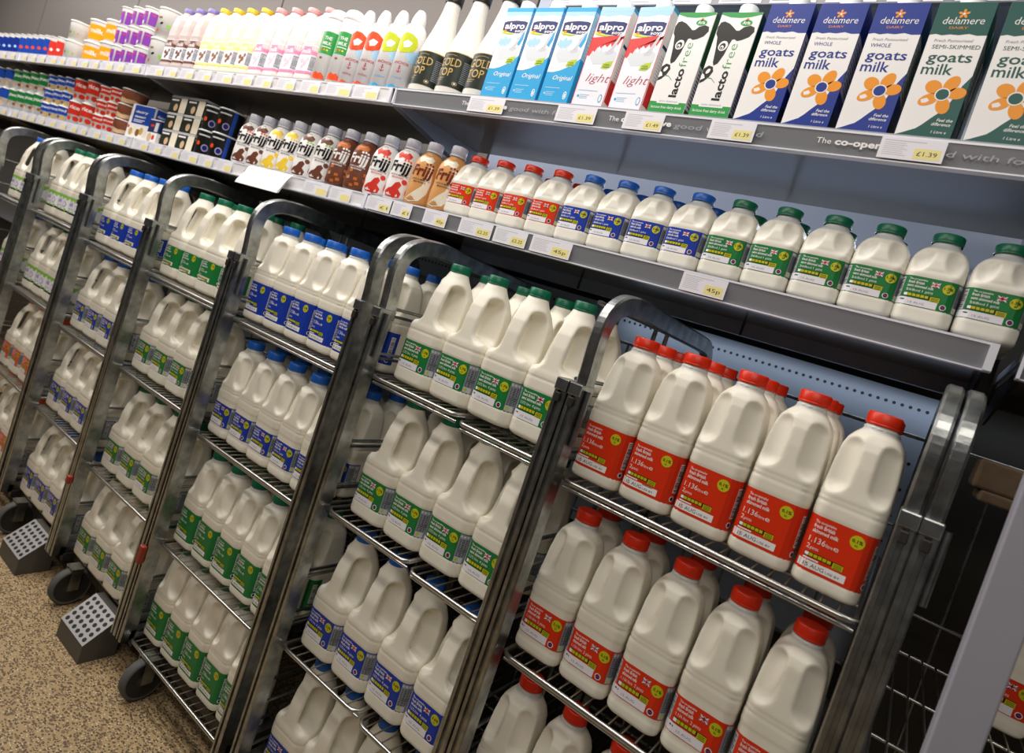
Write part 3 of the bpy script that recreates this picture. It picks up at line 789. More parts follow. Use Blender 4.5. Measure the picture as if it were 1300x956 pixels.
def alpro(light):
    a=Art(); w=70;h=195
    a.rect(0.6,0.6,w-.6,h-.6,'white' if not light else 'ticket',0)
    a.strip([(0.6,178),(20,176),(45,179),(69.4,176)],[(0.6,194.4),(20,194.4),(45,194.4),(69.4,194.4)],'paleblue',1)
    a.rect(.6,186,69.4,194.4,'sky' if not light else 'paleblue',2)
    # splash
    if not light:
        a.poly([(3,118),(8,130),(14,126),(20,134),(26,127),(33,131),(38,124),(30,112),(16,110)],'paleblue',1); a.poly([(52,128),(60,140),(66,146),(67,128),(62,112),(56,116)],'sky',1)
    else:
        a.poly([(1,134),(1,100),(6,97),(12,108),(17,104),(22,118),(27,113),(33,121),(39,116),(45,124),(50,114),(55,128),(60,120),(69,140),(69,134),(56,141),(30,137)],'alpred',1)
    a.poly([(8,96),(10,108),(15,104),(19,116),(24,106),(29,118),(33,106),(40,110),(48,104),(56,112),(64,106),(64,90),(50,84),(20,82)],'splash',2)
    a.poly([(44,108),(50,120),(60,142),(64,146),(60,130),(54,112)],'lightgrey',3); a.disc(48,106,9,'lightgrey',3,4.,.2)
    # banner
    a.poly([(4,163),(12,165.5),(35,167),(58,165.5),(66,163),(65,152),(62,143),(50,139.5),(28,141),(14,144),(5,146)],'navy',3)
    a.poly([(4,163),(4,167),(20,169.5),(50,169.5),(66,167),(66,163),(58,165.5),(35,167),(12,165.5)],'white',2)
    a.text(35,149.5,'alpro',13,'white',4,.03,w=52,al='c'); a.text(52,142,'soya',6.5,'white',4,.02,w=26,al='c')
    a.poly([(3,145),(12,144),(24,141),(38,138),(24,137),(8,140)],'yellow',4); a.poly([(3,142),(20,140),(42,139),(30,136.5),(10,138.5)],'leaf',5); a.disc(13,144.5,3,'orange',5)
    a.poly([(40,75),(42,84),(50,88),(62,90),(61,80),(54,74)],'leaf',4); a.text(51,80,'100%',4,'darkgreen',5,.01,w=12,al='c'); a.rect(44,77,58,78.4,'darkgreen',5)
    if not light:
        a.strip([(.6,.6),(15,.6),(30,.6),(45,.6),(58,.6),(69.4,.6)],[(.6,62),(15,62),(30,66),(45,73),(58,82),(69.4,92)],'sky',2)
        a.text(18,47,'Original',9.5,'white',4,.005,w=44,sh=.3)
        a.rect(8,30,44,31.4,'paleblue',4); lines(a,14,36,14,24,3,'paleblue',4,.4); a.disc(11,19,2.5,'paleblue',4); a.disc(60,17,4,'white',4,8); a.disc(60,17,2.6,'sky',5,6); a.rect(58.5,13,61.5,20,'white',6)
    else:
        a.text(16,48,'light',17,'script',4,-.012,w=48,sh=.42)
        a.rect(8,30,50,31.4,'paleblue',4); lines(a,14,36,14,24,3,'paleblue',4,.4); a.disc(11,19,2.5,'sky',4); a.disc(60,17,4,'sky',4,8); a.disc(60,17,2.6,'white',5,6)
        a.rect(.6,.6,1.8,180,'alpred',5); a.rect(68.2,.6,69.4,180,'alpred',5)
    s=Art()
    if light: s.rect(1,0,69,195,'white',0); s.rect(1,12,69,55,'alpred',1); s.rect(4,120,40,126,'navy',1); lines(s,8,60,60,110,9,'lightgrey',1); s.rect(1,188,69,195,'sky',1)
    else: s.rect(1,0,69,195,'sky',0); s.rect(1,90,69,186,'paleblue',1); lines(s,8,60,100,160,9,'white',2)
    return carton_mesh(w,70,h,a,'sky' if not light else 'white','paleblue',s)
def lacto():
    a=Art(); w=70;h=184
    a.rect(.6,.6,w-.6,h-.6,'white',0); a.strip([(.6,180),(18,175),(35,174),(52,175.5),(69.4,180)],[(.6,183.4),(18,183.4),(35,183.4),(52,183.4),(69.4,183.4)],'cowgreen',1)
    a.rect(.6,.6,69.4,21,'cowgreen',1); a.rect(14,18,56,26,'white',2); a.text(35,20.5,'semi skimmed',4,'grey',3,.0,w=34,al='c'); a.text(35,9,'lactose free dairy drink',5,'white',3,.005,w=58,al='c')
    # simple cow head and ear shapes in black
    a.poly([(-0+1,158),(4,166),(10,168),(20,164),(28,158),(35,152),(40,152),(46,158),(56,161),(64,158),(66,150),(60,141),(50,136),(42,134),(37,137),(33,136),(31,128),(28,110),(22,94),(16,90),(13,96),(10,120),(6,140),(2,146)],'black',2)
    a.disc(21,125,8,'white',3,9,-.3); a.disc(20.5,124,5.,'black',4,6,-.3); a.disc(20,122.5,3,'white',5,3.5); a.disc(19.5,121.5,1.6,'black',6)
    a.poly([(1,84),(8,90),(16,88),(19,80),(15,70),(8,62),(1,58),(1,64),(8,68),(5,74),(1,76)],'black',2); a.disc(10,80,3,'white',3,5,-.5)
    a.strip([(12,68),(20,67),(28,60)],[(12,69.2),(20,68.4),(28,61)],'cowgreen',3)
    a.text(46,30,'lacto',14,'black',3,.03,w=52,rot=PI/2); a.text(46,85,'free',15,'cowgreen',3,-.012,w=44,rot=PI/2)
    a.disc(48,165.5,10,'cowgreen',3,5.5); a.text(48,163,'Arla',6,'white',4,.02,w=13,al='c'); a.disc(48,171.5,2.6,'orange',3)
    s=Art(); s.rect(1,0,69,184,'darkgreen',0); s.rect(1,12,60,90,'lightgrey',1); lines(s,6,54,16,86,12,'text',2)
    return carton_mesh(w,70,h,a,'white','cowgreen',s)
def goats(c,kind):
    a=Art(); w=70;h=198
    a.rect(.6,.6,w-.6,h-.6,'white',0)
    top=[(.6,150),(8,151.5),(16,149.5),(26,151),(36,150),(48,152),(58,149.5),(69.4,150)]
    a.strip(top,[(x,h-.6) for x,_ in top],c,1)
    a.text(36,166,'delamere',11,'white',3,-.004,w=50,al='c',sh=.1); a.text(22,159,'DAIRY',3.6,'orange',3,.0,w=22)
    for i in range(5):
        an=PI/2+i*2*PI/5; a.disc(34+4.2*math.cos(an),181+4.2*math.sin(an),2.9,'petal',3,1.7,an)
    a.disc(34,181,1.6,'white',4)
    a.text(9,140,'Fresh Pasteurised',4.2,'grey',3,0,w=46,sh=.2); a.text(9,130,kind,6.,c,3,.0,w=27 if kind=='WHOLE' else 58)
    a.text(8,111,'goats',15,c,3,.012,w=54); a.text(6,92.5,'milk',16,c,3,.012,w=38)
    d=[(.6,.6),(8,.6),(16,.6),(24,.6),(30,.6),(38,.6),(46,.6),(54,.6),(62,.6),(69.4,.6)]
    tp=[2,5,9,13,19,29,38,52,78,92]
    a.strip(d,[(x,y) for (x,_),y in zip(d,tp)],c,1)
    fx,fy=42,64
    for an,rl,rs in ((.15,11,8.5),(1.15,12.5,8.5),(2.5,11,9.5),(3.65,13,8),(5.0,12,8.5)):
        a.disc(fx+17*math.cos(an),fy+17*math.sin(an),rl,'petal',3,rs,an)
    a.poly([(fx-24,fy-9),(fx-17,fy-6),(fx-13,fy-10),(fx-16,fy-13),(fx-22,fy-14)],'white',4)
    a.disc(fx,fy,9.4,'white',4); a.disc(fx,fy,7.8,c,5)
    a.text(65,25,'Feel the',4.6,'white',3,.01,w=19,al='r',sh=.2); a.text(64,19,'difference',4.6,'white',3,.01,w=23,al='r',sh=.2); a.text(62,8,'1 Litre e',4.,'white',3,0,w=18,al='r',sh=.2)
    s=Art(); s.rect(1,0,69,198,c,0); s.rect(1,60,69,150,'white',1); lines(s,8,60,66,144,10,'grey',2); s.rect(1,0,69,30,'black',1)
    return carton_mesh(w,70,h,a,c,c,s)
CART={'alp':alpro(False),'alpl':alpro(True),'lac':lacto(),'gb':goats('royal','WHOLE'),'gg':goats('pine','SEMI-SKIMMED')}
HH={'alp':195,'alpl':195,'lac':184,'gb':198,'gg':198}
def mk_carton(k):
    def f():
        t=thing('milk_carton','','carton'); obj('carton_body',CART[k],t); obj('screw_cap',SCREW,t,(0.002,.020,HH[k]*MM)); return t
    return f
cz=TZ+.0195
DESC={'alp':'blue and white original soya carton','alpl':'red and white light soya carton','lac':'white lactose free carton with black cow','gb':'blue and white whole goats milk carton','gg':'green and white semi-skimmed goats milk carton'}
GRP={'alp':'blue soya cartons','alpl':'red light soya cartons','lac':'lactose free cartons','gb':'blue goats milk cartons','gg':'green goats milk cartons'}
rowc=[('alp',[-.965,-.889,-.812],(0,0,0)),('alpl',[-.732,-.651],(1,-3)),('lac',[-.569,-.490],(0,0)),('gb',[-.411,-.333,-.252],(0,0,0)),('gg',[-.172,-.088],(0,0))]
for k,xs,rot in rowc:
    for i,x in enumerate(xs):
        nm={2:['left','right'],3:['left','middle','right']}[len(xs)][i]
        place(k,mk_carton(k),f'{DESC[k]}, {nm} of the {["","","two","three"][len(xs)]} in the front row',(x,TY+.013,cz-.013),math.radians(rot[i]),GRP[k])
        place(k,None,f'{DESC[k]}, directly behind the {nm} one of the front row',(x+.001,TY+.090,cz-.013),0,GRP[k])
place('gg',None,'green goats milk carton standing on the far right top shelf, past the joint',(.066,TY+.013,cz-.013),0)

# ------------------------------------------------------------------ cream bottles with black labels
def gold():
    t=thing('cream_milk_bottle','','milk bottle')
    pr=[(0,38),(2,42),(8,43.2),(96,43.2),(104,42.8),(130,38),(160,30),(190,24),(215,20),(232,18.5),(240,18.5)]
    b=MB(); b.lathe([(.001,0)]+[(r*MM,z*MM) for z,r in pr],mat('cream_milk_glass',(.83,.79,.70),.22,spec=.6),48); b.build('bottle_body',t)
    R=lambda z: np.interp(z,[p[0] for p in pr],[p[1] for p in pr])
    a=Art(); a.rect(-68,0,68,110,'cola',0,4.)
    a2=a
    a.text(-30,66,'GOLD',26,'gold',2,.008,w=60); a.text(-30,34,'TOP',26,'gold',2,.008,w=46)
    a.strip([(-20,96),(-8,100),(4,101),(16,99)],[(-20,97),(-8,101.2),(4,102.2),(16,100)],'gold',2); a.rect(-14,88,12,89.5,'gold',2); a.rect(-28,26,-2,27.2,'gold',2); a.rect(-28,20,-6,21.2,'gold',2)
    a.disc(28,14,6,'gold',2); a.disc(28,14,4.6,'cola',3); a.disc(28,14,2.6,'white',4); lines(a,36,60,20,90,12,'grey',2)
    a.rect(-68,110,68,112,'gold',1,4.)
    sub=MB()
    def fn(u,v,L):
        z=22+v*.72; an=u/44.; rr=R(z)+.35+.12*L; return (rr*math.sin(an)*MM,-rr*math.cos(an)*MM,z*MM)
    sub.art(a.fine(),fn); sub.build('label',t)
    b=MB(); b.lathe([(20.5,0),(21,2),(21,22),(19,24),(.01,24)],M_CAP['black'],60,knurl=-.03); me=b.mesh('cap'); me.transform(Matrix.Scale(MM,4)); obj('cap',me,t,(0,0,.236))
    return t
for i,x in enumerate((-1.224,-1.136,-1.048)):
    place('gold',gold,f'cream milk bottle with black label and dark cap, {["left","middle","right"][i]} of three',(x,.045,cz-.0132),math.radians((2,4,10)[i]),'cream bottles with black labels')

# ------------------------------------------------------------------ flavoured milks
def flav(key,col,cap,lab,acc):
    def f():
        t=thing('flavoured_milk_bottle','','milk bottle')
        obj('bottle_body',plain_mesh(key,col),t); obj('cap',cap_of('flav',cap),t,(0,0,.2095))
        a=Art(); a.rect(-44,0,44,76,'ticket',0); a.rect(-44,52,44,76,lab,1); a.text(-2,56,'milk',13,'white',2,.02,w=38,al='c',sh=.2)
        for (x,y,r) in ((-10,34,7),(4,28,8),(12,40,6),(-4,18,6)): a.disc(x,y,r,acc,2)
        a.rect(-44,0,44,7,lab,1); a.rect(22,9,42,50,'lightgrey',2); lines(a,24,41,11,48,9,'text',3)
        obj('label',label_mesh(a,rr_map(36.45,14.4,24,.5)),t); return t
    return f
FL_=[('chocolate',(.56,.45,.43),'lilac','choc','choc','mauve chocolate milk bottle with lilac cap',3),
     ('banana',(.86,.80,.56),'yellow','paleyellow','brown','yellow banana milk bottle with yellow cap',4),
     ('strawberry',(.84,.67,.65),'pink','pink','palepink','pink strawberry milk bottle with pink cap',4)]
x=-2.500
for key,col,cap,lab,acc,desc,n in FL_:
    for i in range(n):
        x+=.0785
        place(('fl',key),flav(key,col,cap,lab,acc),f'{desc}, {ordl(i,n)} of {n} on the top shelf'.replace('of 3','of three').replace('of 4','of four'),(x-.038,.040,cz-.0132),math.radians(random.uniform(-3,3)),f'{key} milk bottles on the top shelf')

# ------------------------------------------------------------------ white round bottles (green, red, lime)
def roundb(kind):
    def f():
        t=thing('round_milk_bottle','','milk bottle')
        if kind=='green': pr=[(0,24),(3,29),(150,29),(165,29),(175,28.5)]; top=[(28.5,0),(30,2),(30,8),(29,16),(24,26),(14,32),(.01,33)]
        else: pr=[(0,24),(3,30),(140,30),(150,29),(165,24),(172,18)]; top=[(18,0),(18.5,3),(17,14),(13,28),(9,36),(5,38),(.01,38.5)]
        W_=mat('opaque_white_plastic',(.82,.80,.80),.3)
        b=MB(); b.lathe([(.001,0)]+[(r*MM,z*MM) for z,r in pr],W_,36); b.build('bottle_body',t)
        b=MB(); b.lathe(top,W_ ,48,knurl=-.025); me=b.mesh('cap'); me.transform(Matrix.Scale(MM,4)); obj('cap',me,t,(0,0,(pr[-1][0])*MM))
        R=lambda z: float(np.interp(z,[p[0] for p in pr],[p[1] for p in pr])); a=Art()
        if kind=='green':
            a.rect(-40,80,40,140,'cowgreen',0,4); a.text(0,118,'THE',9,'white',2,.02,w=22,al='c'); a.text(0,104,'MILK',9,'white',2,.02,w=26,al='c'); a.rect(-14,97,14,99,'white',2)
            for q,c_ in ((-10,'red'),(-2,'orange'),(6,'yellow')): a.disc(q,90,2.6,c_,2)
            a.poly([(-18,14),(-16,24),(-8,30),(0,26),(8,30),(18,22),(20,14),(0,10)],'orangered',1); a.rect(-24,4,24,9,'tan',1,4); a.disc(-6,68,5,'brown',1,3)
        else:
            a.rect(-42,1,42,142,'white',0,4); sw='orangered' if kind=='red' else 'limeface'
            a.poly([(-26,118),(-22,134),(-8,142),(8,140),(22,132),(28,118),(20,102),(6,94),(-10,92),(-22,100)],sw,2)
            a.poly([(-10,116),(0,124),(14,120),(8,108),(-4,104)],'white',3)
            a.poly([(4,92),(28,104),(40,120),(42,86),(28,72),(12,78)],'paleblue',1)
            a.text(0,64,'ANCHOR',7,'script',2,.01,w=40,al='c'); a.rect(-.8,44,.8,58,'script',2); a.disc(0,58.5,2,'script',2); a.strip([(-6,48),(-3,44),(0,43),(3,44),(6,48)],[(-6,49.5),(-3,46),(0,45),(3,46),(6,49.5)],'script',2); a.rect(-4,53,4,54.2,'script',2)
            a.text(0,28,'ORIGINAL' if kind=='red' else 'LIGHT',5,'script' if kind=='red' else 'sky',2,0,w=26,al='c')
            c_='orangered' if kind=='red' else 'sky'
            a.poly([(-40,1),(-40,10),(-28,14),(-18,9),(-6,13),(6,9),(18,12),(30,7),(40,8),(40,1)],c_,1)
        b=MB(); b.art(a.fine(),lambda u,v,L:((R(v)+.3+.12*L)*math.sin(u/30)*MM,-(R(v)+.3+.12*L)*math.cos(u/30)*MM,v*MM)); b.build('label',t); return t
    return f
for i,(k,x,d) in enumerate((('green',-1.605,'white round-topped milk bottle with green label, left of two'),('green',-1.540,'white round-topped milk bottle with green label, right of two'),
        ('red',-1.485,'white pointed-cap bottle with red swirl label, left of two'),('red',-1.424,'white pointed-cap bottle with red swirl label, right of two'),
        ('lime',-1.360,'white pointed-cap bottle with lime swirl label, left of two'),('lime',-1.299,'white pointed-cap bottle with lime swirl label, right of two'))):
    place(('rd',k),roundb(k),d,(x,.025,cz-.0132),math.radians(26),f'white bottles with {k} labels')

# ------------------------------------------------------------------ milkshake bottles
def shake(kind):
    base={'choc':'white','banana':'white','mint':'white','fudge':'choc','straw':'white','coffee':'coffee'}[kind]
    acc={'choc':'choc','banana':'banana','mint':'choc','fudge':'fudge','straw':'strawberry','coffee':'cream'}[kind]
    dots={'choc':'orangered','banana':'banana','mint':'limegreen','fudge':'white','straw':'orangered','coffee':'rice'}[kind]
    tx={'fudge':'white','coffee':'rice'}.get(kind,'black')
    def f():
        t=thing('milkshake_bottle','','milkshake bottle')
        pr=[(0,29),(3,33.5),(10,35),(40,35),(60,33.8),(78,34.6),(94,34),(108,30.5),(119,23.5),(125,17.5),(131,17)]
        b=MB(); mt=I(base)
        b.lathe([(.001,0)]+[(r*MM,z*MM) for z,r in pr],mt,40); b.build('bottle_body',t)
        R=lambda z: float(np.interp(z,[p[0] for p in pr],[p[1] for p in pr])); a=Art()
        a.strip([(q,108) for q in (-20,-14,-7,0,7,14,20)],[(-20,110),(-14,116),(-7,121),(0,122),(7,121),(14,114),(20,110)],acc,1); a.poly([(-20,108),(20,108),(16,101),(6,98),(-2,102),(-12,97)],acc,1)
        # frijj lettering in fat slanted strokes
        a.text(-3,68,'Frijj',24,tx,4,.03,w=48,al='c',sh=.12)
        a.disc(6,96,2.6,dots,5); a.disc(13,97,2.6,dots,5); a.disc(19,95,2.4,dots,5)
        a.text(0,57,'THICK & SMOOTH',3.8,'text' if base!='choc' else 'white',3,.01,w=42,al='c'); a.text(0,51,'MILKSHAKE',3.8,'red' if kind=='straw' else ('text' if base!='choc' else 'white'),3,.01,w=28,al='c')
        if kind=='fudge':
            for i in range(14):
                xx=random.uniform(-40,40); yy=random.uniform(6,44); a.poly([(xx,yy),(xx+9,yy+1),(xx+8,yy+8),(xx-1,yy+7)],'fudge' if i%3 else 'tan',2)
        elif kind=='coffee':
            a.poly([(-26,8),(-10,4),(10,10),(22,30),(26,60),(20,92),(10,98),(14,70),(8,44),(-8,26)],'cream',1)
        else:
            a.poly([(-16,6),(-22,16),(-14,24),(-6,28),(0,40),(8,44),(14,38),(10,26),(18,18),(16,8),(4,4)],acc,2); a.disc(18,46,6,acc,2); a.disc(-10,30,4,'white',4)
            for q in (-36,34): a.disc(q,24,9,acc,2,14)
            a.rect(28,8,44,60,'lightgrey',3); lines(a,30,43,10,58,10,'text',4)
        b=MB(); b.art(a.fine(),lambda u,v,L:((R(v)+.25+.12*L)*math.sin(u/32)*MM,-(R(v)+.25+.12*L)*math.cos(u/32)*MM,v*MM)); b.build('label',t)
        b=MB(); b.lathe([(19.,0),(19.5,1.5),(18.5,3),(17.6,4),(18.2,5),(18.2,22),(16.8,24.3),(.01,24.6)],mat('milkshake_cap',srgb('d3d5e2'),.35),60,knurl=-.03)
        me=b.mesh('cap'); me.transform(Matrix.Scale(MM,4)); obj('cap',me,t,(0,0,.128)); return t
    return f
SH=[('choc',2,'white bottle with brown splashes'),('banana',2,'white bottle with yellow splashes'),('mint',2,'white bottle with brown splashes and green dots'),('fudge',2,'brown fudge bottle'),('straw',2,'white bottle with red splashes'),('coffee',2,'tan coffee bottle')]
i=0
for k,n,d in SH:
    for j in range(n):
        x=-1.865+.0745*i; i+=1
        if k=='coffee': x-=.002
        place(('sh',k),shake(k),f'milkshake, {d} and pale cap, {["left","right"][j]} of its pair',(x,.035,MZ+.0022),math.radians(24+random.uniform(-5,5)),f'{k} milkshakes')

# ------------------------------------------------------------------ pots and tubs on the left
def pot(key,r0,r1,h,body,artf,lid,lidh=6.,n=28):
    def f():
        t=thing('dairy_pot','','pot')
        b=MB(); b.lathe([(.001,0),(r0*MM,0),(r1*MM,h*MM)],body,n); 
        if artf:
            a=Art(); artf(a,r0,r1,h)
            R=lambda z:r0+(r1-r0)*z/h
            b.art(a.fine(),lambda u,v,L:((R(v)+.3+.12*L)*math.sin(u/r1)*MM,-(R(v)+.3+.12*L)*math.cos(u/r1)*MM,v*MM))
        b.build('pot_body',t)
        b=MB(); b.lathe([(r1+1,0),(r1+2.,1),(r1+2.,lidh-1),(r1+.5,lidh),(.01,lidh)],lid,n); me=b.mesh('lid'); me.transform(Matrix.Scale(MM,4)); obj('lid',me,t,(0,0,(h-2)*MM)); return t
    return f
PW=mat('white_pot_plastic',(.80,.79,.76),.3); PCL=mat('clear_pot_plastic',(.62,.58,.50),.2)
def band(c,f0,f1,pics=(),txt=None,tc='white'):
    def g(a,r0,r1,h):
        a.rect(-r1*2.4,h*f0,r1*2.4,h*f1,c,1,4.)
        for k_ in (-1,1,0):
            o=k_*r1*1.6
            if txt: a.text(o,h*(f0+f1)/2-3,txt,(f1-f0)*h*.32,tc,3,.02,w=r1*.9,al='c')
            for (px,py,pr,pc) in pics: a.disc(o+px*r1,py*h,pr*r1,pc,2,pr*r1*.8)
    return g
def put(key,mk,label,x,y,z,rz=0,group=None,name=None):
    o=place(key,mk,label,(x,y,z),math.radians(rz),group); return o
ZM=MZ+.0022; ZT=TZ+.0063
def stack(key,mk,desc,xs,y,z0,hs,levels,grp,rz=32):
    nl={2:['lower','upper'],3:['bottom','middle','top'],1:['']}[levels]
    for L in range(levels):
        for i,x in enumerate(xs):
            lb=desc+(f', {ordl(i,len(xs))}' if len(xs)>1 else '')+(f', {nl[L]} layer' if levels>1 else '')
            put(key,mk,lb,x+random.uniform(-.002,.002),y,z0+L*hs,rz,grp)
stack('pgreen',pot('g',40,47,86,PW,band('tubgreen',.45,1.,((-.3,.25,.2,'tan'),(.3,.3,.18,'brown')),'pud'),mat('clear_lid',(.75,.76,.75),.15)),'green and white dessert pot on middle shelf',(-3.84,-3.735,-3.63,-3.525),.05,ZM,.0925,2,'green dessert pots')
stack('pbluef',pot('b',42,48,88,PW,band('tubblue',.5,1.,((-.2,.25,.25,'tan'),)),mat('clear_lid',(.75,.76,.75),.15)),'blue and white dessert pot at the far left of the middle shelf',(-4.06,-3.95),.05,ZM,.0925,2,'blue pots at far left')
stack('pblue',pot('b2',36,41,58,PW,band('tubblue',.42,1.,((-.3,.22,.2,'brown'),(.2,.2,.25,'gold')),'pud'),PW,4),'blue and white small pot in the three-layer pile',(-3.42,-3.325,-3.235),.045,ZM,.0605,3,'blue small pots')
stack('pred',pot('r',44,50,86,PW,band('tubred',.42,1.,((-.35,.22,.22,'red'),(.3,.25,.25,'tubred')),'rice','white'),mat('clear_lid',(.75,.76,.75),.15)),'large red and white pot in the two-layer pile',(-3.13,-3.01),.055,ZM,.092,2,'large red pots')
stack('pred2',pot('r2',37,42,53,PW,band('tubred',.5,1.,((-.3,.25,.22,'red'),(.3,.22,.25,'tubred')),'pud'),PW,4),'small red and white pot in the three-layer pile',(-2.89,-2.795),.048,ZM,.056,3,'small red pots')
stack('price',pot('r3',38,44,54,mat('brown_dessert',(.30,.10,.05),.3),lambda a,r0,r1,h:a.strip([(-60,4),(-30,8),(0,4),(30,9),(60,4)],[(-60,16),(-30,24),(0,18),(30,22),(60,14)],'tan',1),mat('clear_lid',(.75,.76,.75),.15),4),'brown dessert pot in the right-hand column of the red pots',(-2.69,),.045,ZM,.057,3,'brown dessert pots')
def boxpack(w,d,h,artf,side):
    def f():
        t=thing('dairy_box','','box'); a=Art(); artf(a,w,h); b=MB(); b.box(-w/2*MM,0,0,w/2*MM,d*MM,h*MM,I(side),.001)
        b.art(a,lambda u,v,L:((u-w/2)*MM,(-.2-.12*L)*MM,v*MM)); s=Art(); artf(s,d,h); b.art(s,lambda u,v,L:((w/2+.2+.12*L)*MM,u*MM,v*MM)); b.build('box_body',t)
        b=MB(); b.box(-w/2*MM+.001,.001,h*MM-.0005,w/2*MM-.001,d*MM-.001,h*MM+.003,I('white')); b.build('lid_flap',t); return t
    return f
def a_blue(a,w,h):
    a.rect(.5,.5,w-.5,h-.5,'white',0); a.rect(w*.12,h*.45,w-.5,h-.5,'tubblue',1); a.text(w*.2,h*.78,'dairy',9,'white',2,.02,w=w*.55); a.text(w*.2,h*.64,'dessert',9,'white',2,.02,w=w*.5); lines(a,w*.2,w*.7,h*.5,h*.6,2,'white',2)
    for i in range(5): a.disc(w*(.2+.15*i),h*(.2+.06*(i%2)),w*.09,('gold','cream','brown')[i%3],2)
    a.rect(2,h*.3,w*.1,h*.38,'red',2)
def a_navy(a,w,h):
    a.rect(.5,.5,w-.5,h-.5,'white',0); a.rect(.5,h*.45,w-.5,h-.5,'darkblue',1); a.rect(w*.2,h*.7,w*.5,h*.8,'red',2); a.disc(w*.3,h*.22,w*.2,'tan',2); a.disc(w*.65,h*.24,w*.12,'red',2); a.rect(w*.6,h*.5,w*.9,h*.9,'lightgrey',2)
put('bx1',boxpack(150,60,122,a_blue,'tubblue'),'large blue and white dessert box on the middle shelf',-2.56,.03,ZM,4)
stack('bxn',boxpack(78,75,78,a_navy,'darkblue'),'navy and white dessert tub beside the big blue box',(-2.425,),.02,ZM,.081,1,None,0)
put('bxt',boxpack(80,60,178,a_navy,'darkblue'),'tall navy and white box behind the small navy tub',-2.43,.115,ZM,0)
def a_dark(a,w,h):
    a.rect(.5,.5,w-.5,h-.5,'cream',0); a.rect(.5,.5,w*.62,h-.5,'cola',1); a.rect(w*.06,h*.72,w*.5,h*.82,'white',2); a.disc(w*.4,h*.32,w*.12,'tan',2,h*.22,.5); a.rect(.5,h*.9,w-.5,h-.5,'lightgrey',2)
stack('bxd',boxpack(110,70,56,a_dark,'cola'),'black and cream twin yogurt pack in the three-layer stack',(-2.32,-2.207),.025,ZM,.0585,3,'black twin yogurt packs',0)
def a_jar(a,r0,r1,h):
    a.rect(-80,2,80,h-2,'black',0,4.); a.rect(-20,h*.78,20,h*.84,'lightgrey',2); a.disc(12,h*.3,11,'lilac',2); a.disc(12,h*.3,8,'navy',3); a.disc(-14,h*.45,7,'orangered',2); a.rect(26,0,38,h-2,'tubblue',2)
stack('jar',pot('j',35.5,38.3,74,mat('black_pot',(.03,.03,.035),.25),a_jar,mat('pale_lid',(.7,.7,.73),.25),5),'tall black yogurt jar with pale lid beside the shakes',(-2.100,-2.018),.045,ZM,.078,2,'tall black yogurt jars',30)
# top shelf left
stack('tyel',pot('y',62,70,84,PW,band('tuborange',.12,.82,(),'milk'),PW,8),'yellow and white yogurt tub on the top shelf',(-3.19,-3.035),.085,ZT,.0915,2,'yellow yogurt tubs',30)
stack('twh',pot('w',44,50,78,PW,lambda a,r0,r1,h:[a.disc(-20+20*q,h*.4,5,('brown','limegreen','gold')[q],2) for q in range(3)],PW,7),'white yogurt tub left of the yellow tubs',(-3.345,),.05,ZT,.0845,2,'white yogurt tubs',30)
stack('tpur',pot('p',39,43,70,PW,lambda a,r0,r1,h:(a.rect(-30,h*.12,-4,h*.78,'purple',1,4),a.rect(4,h*.12,32,h*.78,'purple',1,4),a.text(-17,h*.62,'milk',7,'orangered',2,.02,w=18,al='c'),a.text(18,h*.62,'milk',7,'orangered',2,.02,w=18,al='c'),a.rect(-28,h*.14,-18,h*.3,'white',2)),PW,5),'white yogurt pot with purple label in the three-layer pile',(-2.895,-2.80,-2.705),.045,ZT,.0745,3,'purple-labelled yogurt pots',28)
stack('tcow',pot('c',46,52,104,PW,lambda a,r0,r1,h:(a.disc(-8,h*.5,7,'black',2,4,.4),a.disc(-22,h*.25,5,'red',2),a.disc(20,h*.45,7,'limegreen',2),a.rect(-30,h*.66,-10,h*.72,'brown',2),a.disc(-26,h*.52,3,'gold',2)),PW,7),'tall white yogurt tub with black and green marks right of the purple pots',(-2.59,),.055,ZT,.1105,2,'tall white yogurt tubs',30)
stack('tsm',pot('s',28,31,96,PW,band('tubblue',.1,.85,((0,.4,.3,'orangered'),),None),PW,4),'narrow blue yogurt pot with red fruit on the top shelf',(-3.90,-3.825,-3.75,-3.675,-3.60),.035,ZT,.1,1,'narrow blue yogurt pots',30)
stack('tsr',pot('sr',28,31,92,PW,band('strawberry',.1,.8,((0,.4,.25,'white'),)),PW,4),'narrow red yogurt pot at the right end of the blue pots',(-3.525,-3.45),.035,ZT,.1,1,'narrow red yogurt pots',30)
stack('tsp',pot('sp',28,31,96,PW,band('royal',.1,.85,((0,.4,.25,'paleblue'),)),PW,4),'narrow pale blue yogurt pot left of the fruit pots',(-4.22,-4.14,-4.06,-3.98),.035,ZT,.1,1,'narrow pale blue yogurt pots',30)
stack('tst',pot('st',46,52,90,PW,band('strawberry',.0,.5,((0,.3,.3,'white'),)),PW,8),'big white tub with red base at the left edge of the top shelf',(-4.48,-4.34),.06,ZT,.1,1,'big white tubs at left edge',30)

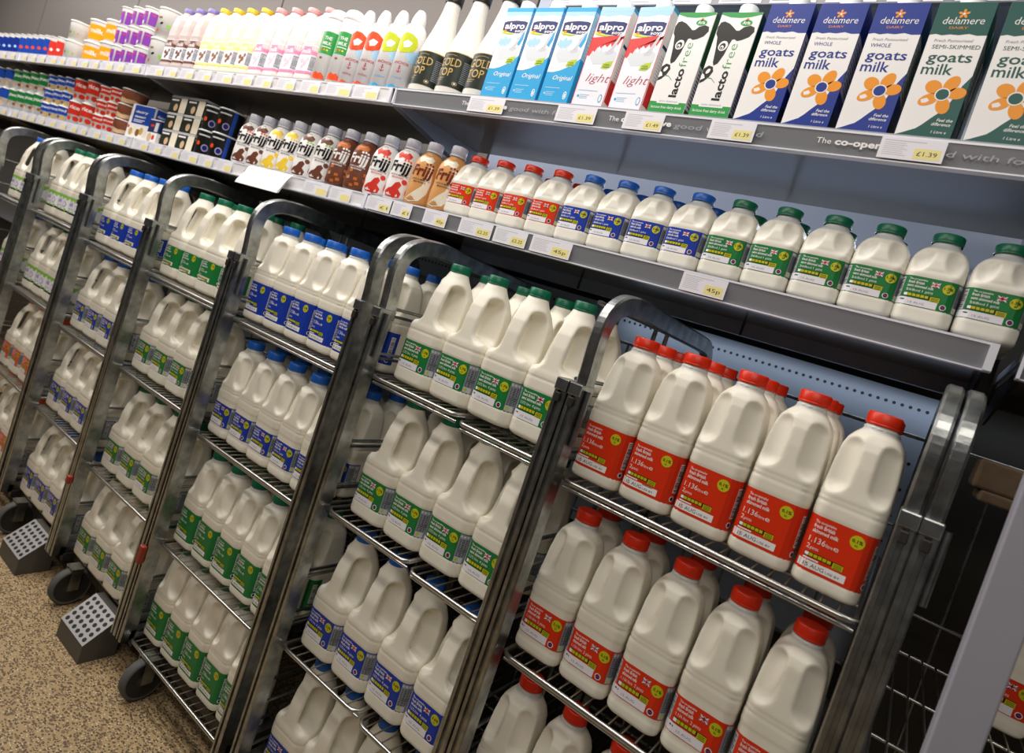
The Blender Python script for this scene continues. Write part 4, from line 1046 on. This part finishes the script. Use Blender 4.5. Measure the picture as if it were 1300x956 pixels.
# ------------------------------------------------------------------ lights
def area(name,loc,size,power,color,rot=(0,0,0)):
    l=bpy.data.lights.new(name,'AREA'); l.shape='RECTANGLE'; l.size,l.size_y=size; l.energy=power; l.color=color
    o=bpy.data.objects.new(name,l); COL.objects.link(o); o.location=loc; o.rotation_euler=rot; return o
area('canopy_lamp',(-3.1,-.32,1.05),(5.6,.10),46,(1,.96,.93),(math.radians(8),0,0))
area('aisle_lamp',(-2.9,-.95,1.15),(4.6,.3),36,(1,.93,.86),(math.radians(40),0,0))
area('aisle_lamp_near',(.2,-1.9,1.2),(1.6,.8),16,(1,.93,.85),(math.radians(50),0,0))
area('added_under_shelf_fill',(-.6,.30,.19),(1.1,.03),1.3,(.75,.85,1),(math.radians(-10),0,0))  # unseen fill added to brighten the bluish back under the top shelf
area('added_middle_shelf_fill',(-.25,.455,-.075),(1.0,.02),.16,(.8,.88,1),(math.radians(35),0,0))  # unseen fill added to lift the perforated panel behind the cages
w=bpy.data.worlds.new('store'); SC.world=w; w.use_nodes=True
w.node_tree.nodes['Background'].inputs[0].default_value=(.62,.60,.60,1); w.node_tree.nodes['Background'].inputs[1].default_value=.07

# ------------------------------------------------------------------ camera
cam=bpy.data.cameras.new('camera'); co=bpy.data.objects.new('camera',cam); COL.objects.link(co); SC.camera=co
yaw,pitch,roll=.585705,.0401654,.3235511
fwd=Vector((-math.sin(yaw),math.cos(yaw),0)); right=Vector((math.cos(yaw),math.sin(yaw),0)); up=Vector((0,0,1))
f2=fwd*math.cos(pitch)-up*math.sin(pitch); u2=up*math.cos(pitch)+fwd*math.sin(pitch)
r3=right*math.cos(roll)+u2*math.sin(roll); u3=u2*math.cos(roll)-right*math.sin(roll)
Mx=Matrix((( r3.x,u3.x,-f2.x,-.05037),(r3.y,u3.y,-f2.y,-1.022238),(r3.z,u3.z,-f2.z,-.16309),(0,0,0,1)))
co.matrix_world=Mx
cam.sensor_width=36; cam.lens=800/1300*36; cam.shift_y=-45/1300; cam.clip_start=.02
cam.dof.use_dof=True; cam.dof.focus_distance=1.15; cam.dof.aperture_fstop=5.0
SC.view_settings.view_transform='Standard'; SC.view_settings.look='None'; SC.view_settings.gamma=1; SC.view_settings.exposure=0
SC.view_settings.use_curve_mapping=False
